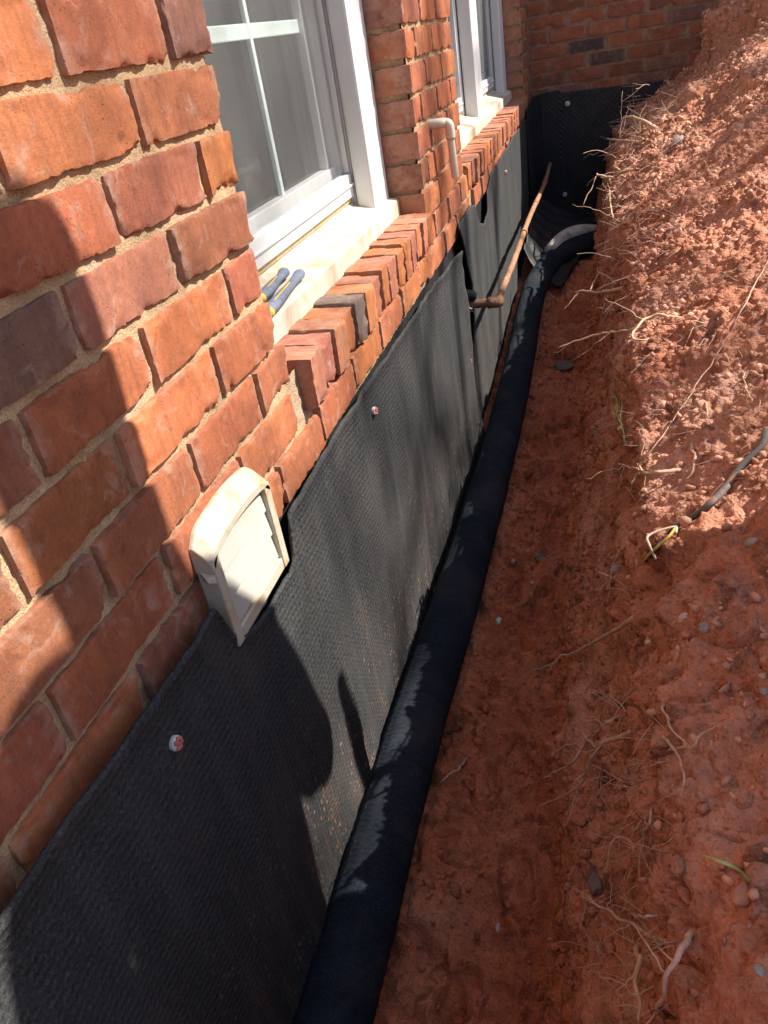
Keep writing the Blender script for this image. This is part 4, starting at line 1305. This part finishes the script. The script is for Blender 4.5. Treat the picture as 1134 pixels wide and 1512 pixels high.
root_thing([[(985, 1110), (1000, 1105, .02), (1020, 1102, .02), (1035, 1084, .02), (1062, 1068, .02)]], 1.8, 'straight dry stalk crossing another on the shaded bank', True, seed=25, branches=0, group='dry stalks on the shaded bank')
root_thing([[(980, 1040, .01), (984, 1062, .03), (1000, 1085, .035), (1020, 1104, .03)]], 2.0, 'yellow green stalk leaning down the shaded bank into the crossing', True, seed=26, branches=0, group='dry stalks on the shaded bank')

# fine root hairs as one fuzz
m = MB()
rd = random.Random(21)
zones = [(880, 1000, 1000, 1500, 190), (870, 960, 380, 900, 50), (900, 960, 180, 380, 16), (990, 1130, 450, 820, 25), (905, 960, 300, 460, 14)]
for (ua, ub, va, vb, cnt) in zones:
    for _ in range(cnt):
        u, v = rd.uniform(ua, ub), rd.uniform(va, vb)
        p, n = hit(u, v)
        sc = (p - Vector(CAM_LOC)).length
        d = (n * rd.uniform(0.3, 1.0) + Vector((rd.uniform(-.6, .3), rd.uniform(-.9, .9), rd.uniform(-1.0, .4)))).normalized()
        L = rd.uniform(0.012, 0.055) * sc
        s0 = rd.uniform(0, 90)
        pts = [p - n * 0.002]
        for j in range(1, 8):
            d = (d + 0.55 * Vector((mnoise.noise(Vector((s0, j * .7, 0))), mnoise.noise(Vector((s0, 5, j * .7))), mnoise.noise(Vector((j * .7, s0, 9))) - 0.15))).normalized()
            pts.append(pts[-1] + d * L / 7)
        m.tube(pts, [0.0007 * sc * (1 - 0.8 * j / 8) for j in range(8)], 4, False)
for (ua, ub, va, vb, cnt) in ((905, 1010, 120, 380, 320), (930, 1134, 300, 700, 160)):
    for _ in range(cnt):
        u, v = rd.uniform(ua, ub), rd.uniform(va, vb)
        p, n = hit(u, v)
        if p.x < 0.4 or p.y > YF - 0.05: continue
        sc = (p - Vector(CAM_LOC)).length
        d = (n * rd.uniform(0.1, 0.6) + Vector((rd.uniform(-.9, .2), rd.uniform(-.9, .5), rd.uniform(-.6, .2)))).normalized()
        L = rd.uniform(0.010, 0.030) * sc
        s0 = rd.uniform(0, 90)
        pts = [p - n * 0.001]
        for j in range(1, 6):
            d = (d + 0.5 * Vector((mnoise.noise(Vector((s0, j * .7, 0))), mnoise.noise(Vector((s0, 5, j * .7))), mnoise.noise(Vector((j * .7, s0, 9)))))).normalized()
            pts.append(pts[-1] + d * L / 5)
        m.tube(pts, [0.00038 * sc * (1 - 0.7 * j / 6) for j in range(6)], 4, False)
fz = m.build('root_hairs', ROOT, None, 0, True)
tag(fz, 'fine hairy roots fringing the whole cut bank', None, None, 'stuff')

# ------------------------------------------------------------------ torn cable on the bank
cb = empty('torn_cable', hit(1000, 790)[0])
tag(cb, 'torn grey cable on the bank with yellow wires showing at its end', 'cable')
path = [hit(u, v, 0.008)[0] for u, v in ((1134, 640), (1120, 662), (1100, 693), (1078, 722), (1050, 748), (1020, 771), (1000, 783))]
m = MB(); m.tube(smooth_path(path, 8), 0.0052, 12, True, 0.75); m.build('sheath', CABLE, cb, 0, True)
core = [hit(u, v, 0.006)[0] for u, v in ((1004, 781), (988, 793), (975, 806), (962, 818), (953, 825))]
m = MB(); m.tube(smooth_path(core, 6), 0.0040, 10); m.build('core', CABLE_IN, cb, 0, True)
w1 = [hit(u, v, l)[0] for u, v, l in ((998, 788, .012), (990, 797, .016), (984, 803, .018), (972, 812, .016), (955, 824, .012))]
m = MB(); m.tube(smooth_path(w1, 6), 0.0020, 8); m.build('wire', WIRE_Y, cb, 0, True)
w2 = [hit(u, v, l)[0] for u, v, l in ((1002, 791, .014), (988, 796, .022), (978, 799, .024), (976, 806, .022), (979, 818, .014))]
m = MB(); m.tube(smooth_path(w2, 6), 0.0016, 8); m.build('wire', WIRE_W, cb, 0, True)

# ivy stem with small leaves
iv = empty('ivy_sprig', hit(918, 600)[0])
tag(iv, 'little variegated ivy sprig hanging on the edge of the bank', 'plant')
ip = [hit(u, v, 0.014)[0] for u, v in ((914, 588), (919, 600), (920, 618), (924, 636), (929, 652))]
m = MB(); m.tube(smooth_path(ip, 5), 0.0013, 6); m.build('stem', GRASSM, iv, 0, True)
for i, q in enumerate(smooth_path(ip, 3)):
    d = Vector((random.uniform(-.6, .2), random.uniform(-.8, .8), random.uniform(-.8, .2))).normalized()
    s = d.cross(Vector((.3, .2, 1))).normalized(); L = random.uniform(0.012, 0.022)
    n = d.cross(s)
    m = MB(); m.add([q, q + d * L * .4 + s * L * .32 + n * .002, q + d * L + n * -.002, q + d * L * .4 - s * L * .32 + n * .002, q + d * L * .5], [(0, 1, 4), (1, 2, 4), (2, 3, 4), (3, 0, 4)])
    lf = m.build('leaf', LEAF, iv)
# grass blade
g0 = hit(1104, 1300)[0]; gd = (g0 - Vector(CAM_LOC)).length - 0.02
gp = [Vector(CAM_LOC) + cam_ray(u, v) * (gd + k) for u, v, k in ((1036, 1262, -.02), (1055, 1269, -.03), (1075, 1276, -.03), (1092, 1286, -.015), (1104, 1300, .02))]
m = MB(); m.tube(smooth_path(gp, 6), [0.0007 + 0.0022 * (i / 24) ** .6 for i in range(25)], 6, True, 0.4)
o = m.build('grass_blade', GRASSM, None, 0, True); tag(o, 'single green grass blade on the shaded bank', 'grass blade')

# pieces of plastic in the far corner
q0 = [Vector((0.16, 3.10, -0.70)), Vector((0.22, 3.28, -0.692)), Vector((0.30, 3.38, -0.69)), Vector((0.40, 3.42, -0.70))]
m = MB(); m.tube(smooth_path(q0, 8), [0.030 + 0.014 * math.sin(i / 24 * math.pi) for i in range(25)], 20)
o = m.build('plastic_pipe_end', WHITEPIPE, None, 0, True); tag(o, 'muddy white plastic pipe end in the far corner of the trench', 'pipe')
m = MB(); a = at(800, 384, 1, 3.0); b = at(833, 350, 1, 3.3)
m.tube([a, a.lerp(b, .5) + Vector((0, 0, .008)), b], [0.003, 0.015, 0.003], 8, True, 0.25)
o = m.build('plastic_strip', BLUEPL, None, 0, True); tag(o, 'pale blue plastic strip beside the muddy white pipe end', 'plastic strip')

# ------------------------------------------------------------------ unseen things outside the picture, placed to throw the shade
def person():
    """Kneeling upright on the bank, facing the trench."""
    CX, CY, G = 0.90, -0.12, -0.085
    J = {'pelvis': (0.06, 0, 0.54, 0.180), 'belly': (0.03, 0, 0.64, 0.178), 'chest': (0.0, 0, 0.73, 0.158), 'neck0': (-0.02, -0.012, 0.97, 0.096), 'neck': (-0.03, -0.012, 1.12, 0.098), 'head': (-0.05, -0.012, 1.25, 0.106), 'crown': (-0.05, -0.01, 1.33, 0.088),
         'shl': (0.0, 0.14, 0.80, 0.074), 'ell': (0.03, 0.215, 0.60, 0.062), 'wrl': (-0.06, 0.215, 0.46, 0.042), 'hal': (-0.08, 0.21, 0.40, 0.045),
         'shr': (0.0, -0.20, 1.01, 0.085), 'elr': (0.03, -0.30, 0.76, 0.080), 'wrr': (-0.05, -0.24, 0.56, 0.042), 'har': (-0.07, -0.23, 0.49, 0.045),
         'hpl': (0.05, 0.04, 0.50, 0.120), 'knl': (0.0, -0.01, 0.10, 0.095), 'anl': (0.40, 0.00, 0.07, 0.048), 'tol': (0.50, 0.00, 0.03, 0.042),
         'hpr': (0.05, -0.13, 0.50, 0.125), 'knr': (0.0, -0.17, 0.10, 0.105), 'anr': (0.40, -0.18, 0.07, 0.048), 'tor': (0.50, -0.16, 0.03, 0.042)}
    E = [('pelvis', 'belly'), ('belly', 'chest'), ('chest', 'neck0'), ('neck0', 'neck'), ('neck', 'head'), ('head', 'crown'),
         ('chest', 'shl'), ('shl', 'ell'), ('ell', 'wrl'), ('wrl', 'hal'), ('chest', 'shr'), ('shr', 'elr'), ('elr', 'wrr'), ('wrr', 'har'),
         ('pelvis', 'hpl'), ('hpl', 'knl'), ('knl', 'anl'), ('anl', 'tol'), ('pelvis', 'hpr'), ('hpr', 'knr'), ('knr', 'anr'), ('anr', 'tor')]
    names = list(J)
    me = bpy.data.meshes.new('person')
    me.from_pydata([(CX + J[n][0], CY + J[n][1], G + J[n][2]) for n in names], [(names.index(a), names.index(b)) for a, b in E], [])
    o = bpy.data.objects.new('person', me); COL.objects.link(o)
    sk = o.modifiers.new('skin', 'SKIN'); sk.use_smooth_shade = True
    for i, n in enumerate(names):
        sv = me.skin_vertices[0].data[i]; sv.radius = (J[n][3], J[n][3]); sv.use_root = n == 'pelvis'
    sb = o.modifiers.new('sub', 'SUBSURF'); sb.levels = 2; sb.render_levels = 2
    me.materials.append(mat_simple('work_clothes', (0.12, 0.14, 0.18), 0.9, 0.1, 0.2, 20))
    tag(o, 'person in dark work clothes kneeling on the bank', 'person')
    return o


person()
bk = empty('shade_bucket', (1.04, -0.46, -0.05))  # unseen pail, added only to cast shade on the lower bank
tag(bk, 'black plastic pail added out of view to shade the lower bank', 'shade_bucket')
m = MB(); m.tube([(1.04, -0.46, -0.06), (1.04, -0.46, 0.30)], [0.125, 0.150], 28); m.build('body', CABLE_IN, bk, 0, False)
m = MB(); m.tube([(1.04, -0.46, 0.275), (1.04, -0.46, 0.285), (1.04, -0.46, 0.301)], [0.150, 0.160, 0.158], 28); m.build('rim', CABLE_IN, bk, 0, False)
sh = empty('shovel', (0.95, 0.25, -0.05))
tag(sh, 'shovel stuck upright in the bank beside the kneeling person', 'shovel')
m = MB(); m.tube([(0.95, 0.25, 0.02), (0.95, 0.248, 0.53)], [0.017, 0.014], 10); m.build('shaft', mat_simple('ash_wood', (0.45, 0.32, 0.19), 0.6), sh, 0, True)
m = MB(); m.tube([(0.95, 0.25, 0.04), (0.95, 0.25, -0.03), (0.95, 0.252, -0.20), (0.95, 0.252, -0.26)], [0.03, 0.05, 0.05, 0.01], 14, True, 0.2); m.build('blade', STEEL, sh, 0, True)


def bare_tree():
    bx, by = 9.0, 4.1
    root = empty('bare_tree', (bx, by, 0.05))
    tag(root, 'tall bare branching tree standing far behind the spoil bank', 'tree')
    bark = mat_simple('grey_bark', (0.20, 0.16, 0.13), 0.9, 0.1, 0.3, 30, 0.004, 80)
    m = MB(); m.tube([(bx, by + 1.6, -0.1), (bx + .05, by + 1.5, 2.5), (bx - .05, by + 1.2, 5.0), (bx, by + .8, 7.6)], [0.20, 0.16, 0.13, 0.10], 12); m.build('trunk', bark, root, 0, True)
    rd = random.Random(5)
    m = MB()
    def grow(p, d, r, L, lev):
        n = 6; pts = [p]
        for i in range(n):
            d = (d + 0.22 * Vector((rd.gauss(0, 1), rd.gauss(0, 1), rd.gauss(0, .8)))).normalized()
            pts.append(pts[-1] + d * L / n)
        m.tube(pts, [max(r * (1 - 0.6 * i / n), 0.004) for i in range(n + 1)], 6)
        if lev == 0: return
        for k in range(3):
            q = pts[rd.randrange(2, n + 1)]
            nd = (d + Vector((rd.gauss(0, .7), rd.gauss(0, .7), rd.gauss(0.1, .5)))).normalized()
            grow(q, nd, r * 0.55, L * 0.66, lev - 1)
    for a in range(9):
        ang = a * 0.7 + 0.4
        grow(Vector((bx, by + .8, 7.2 + 0.08 * a)), Vector((math.cos(ang) * 0.7, math.sin(ang) * 0.7, 0.9)).normalized(), 0.055, 2.9, 3)
    m.build('crown', bark, root, 0, True)


bare_tree()
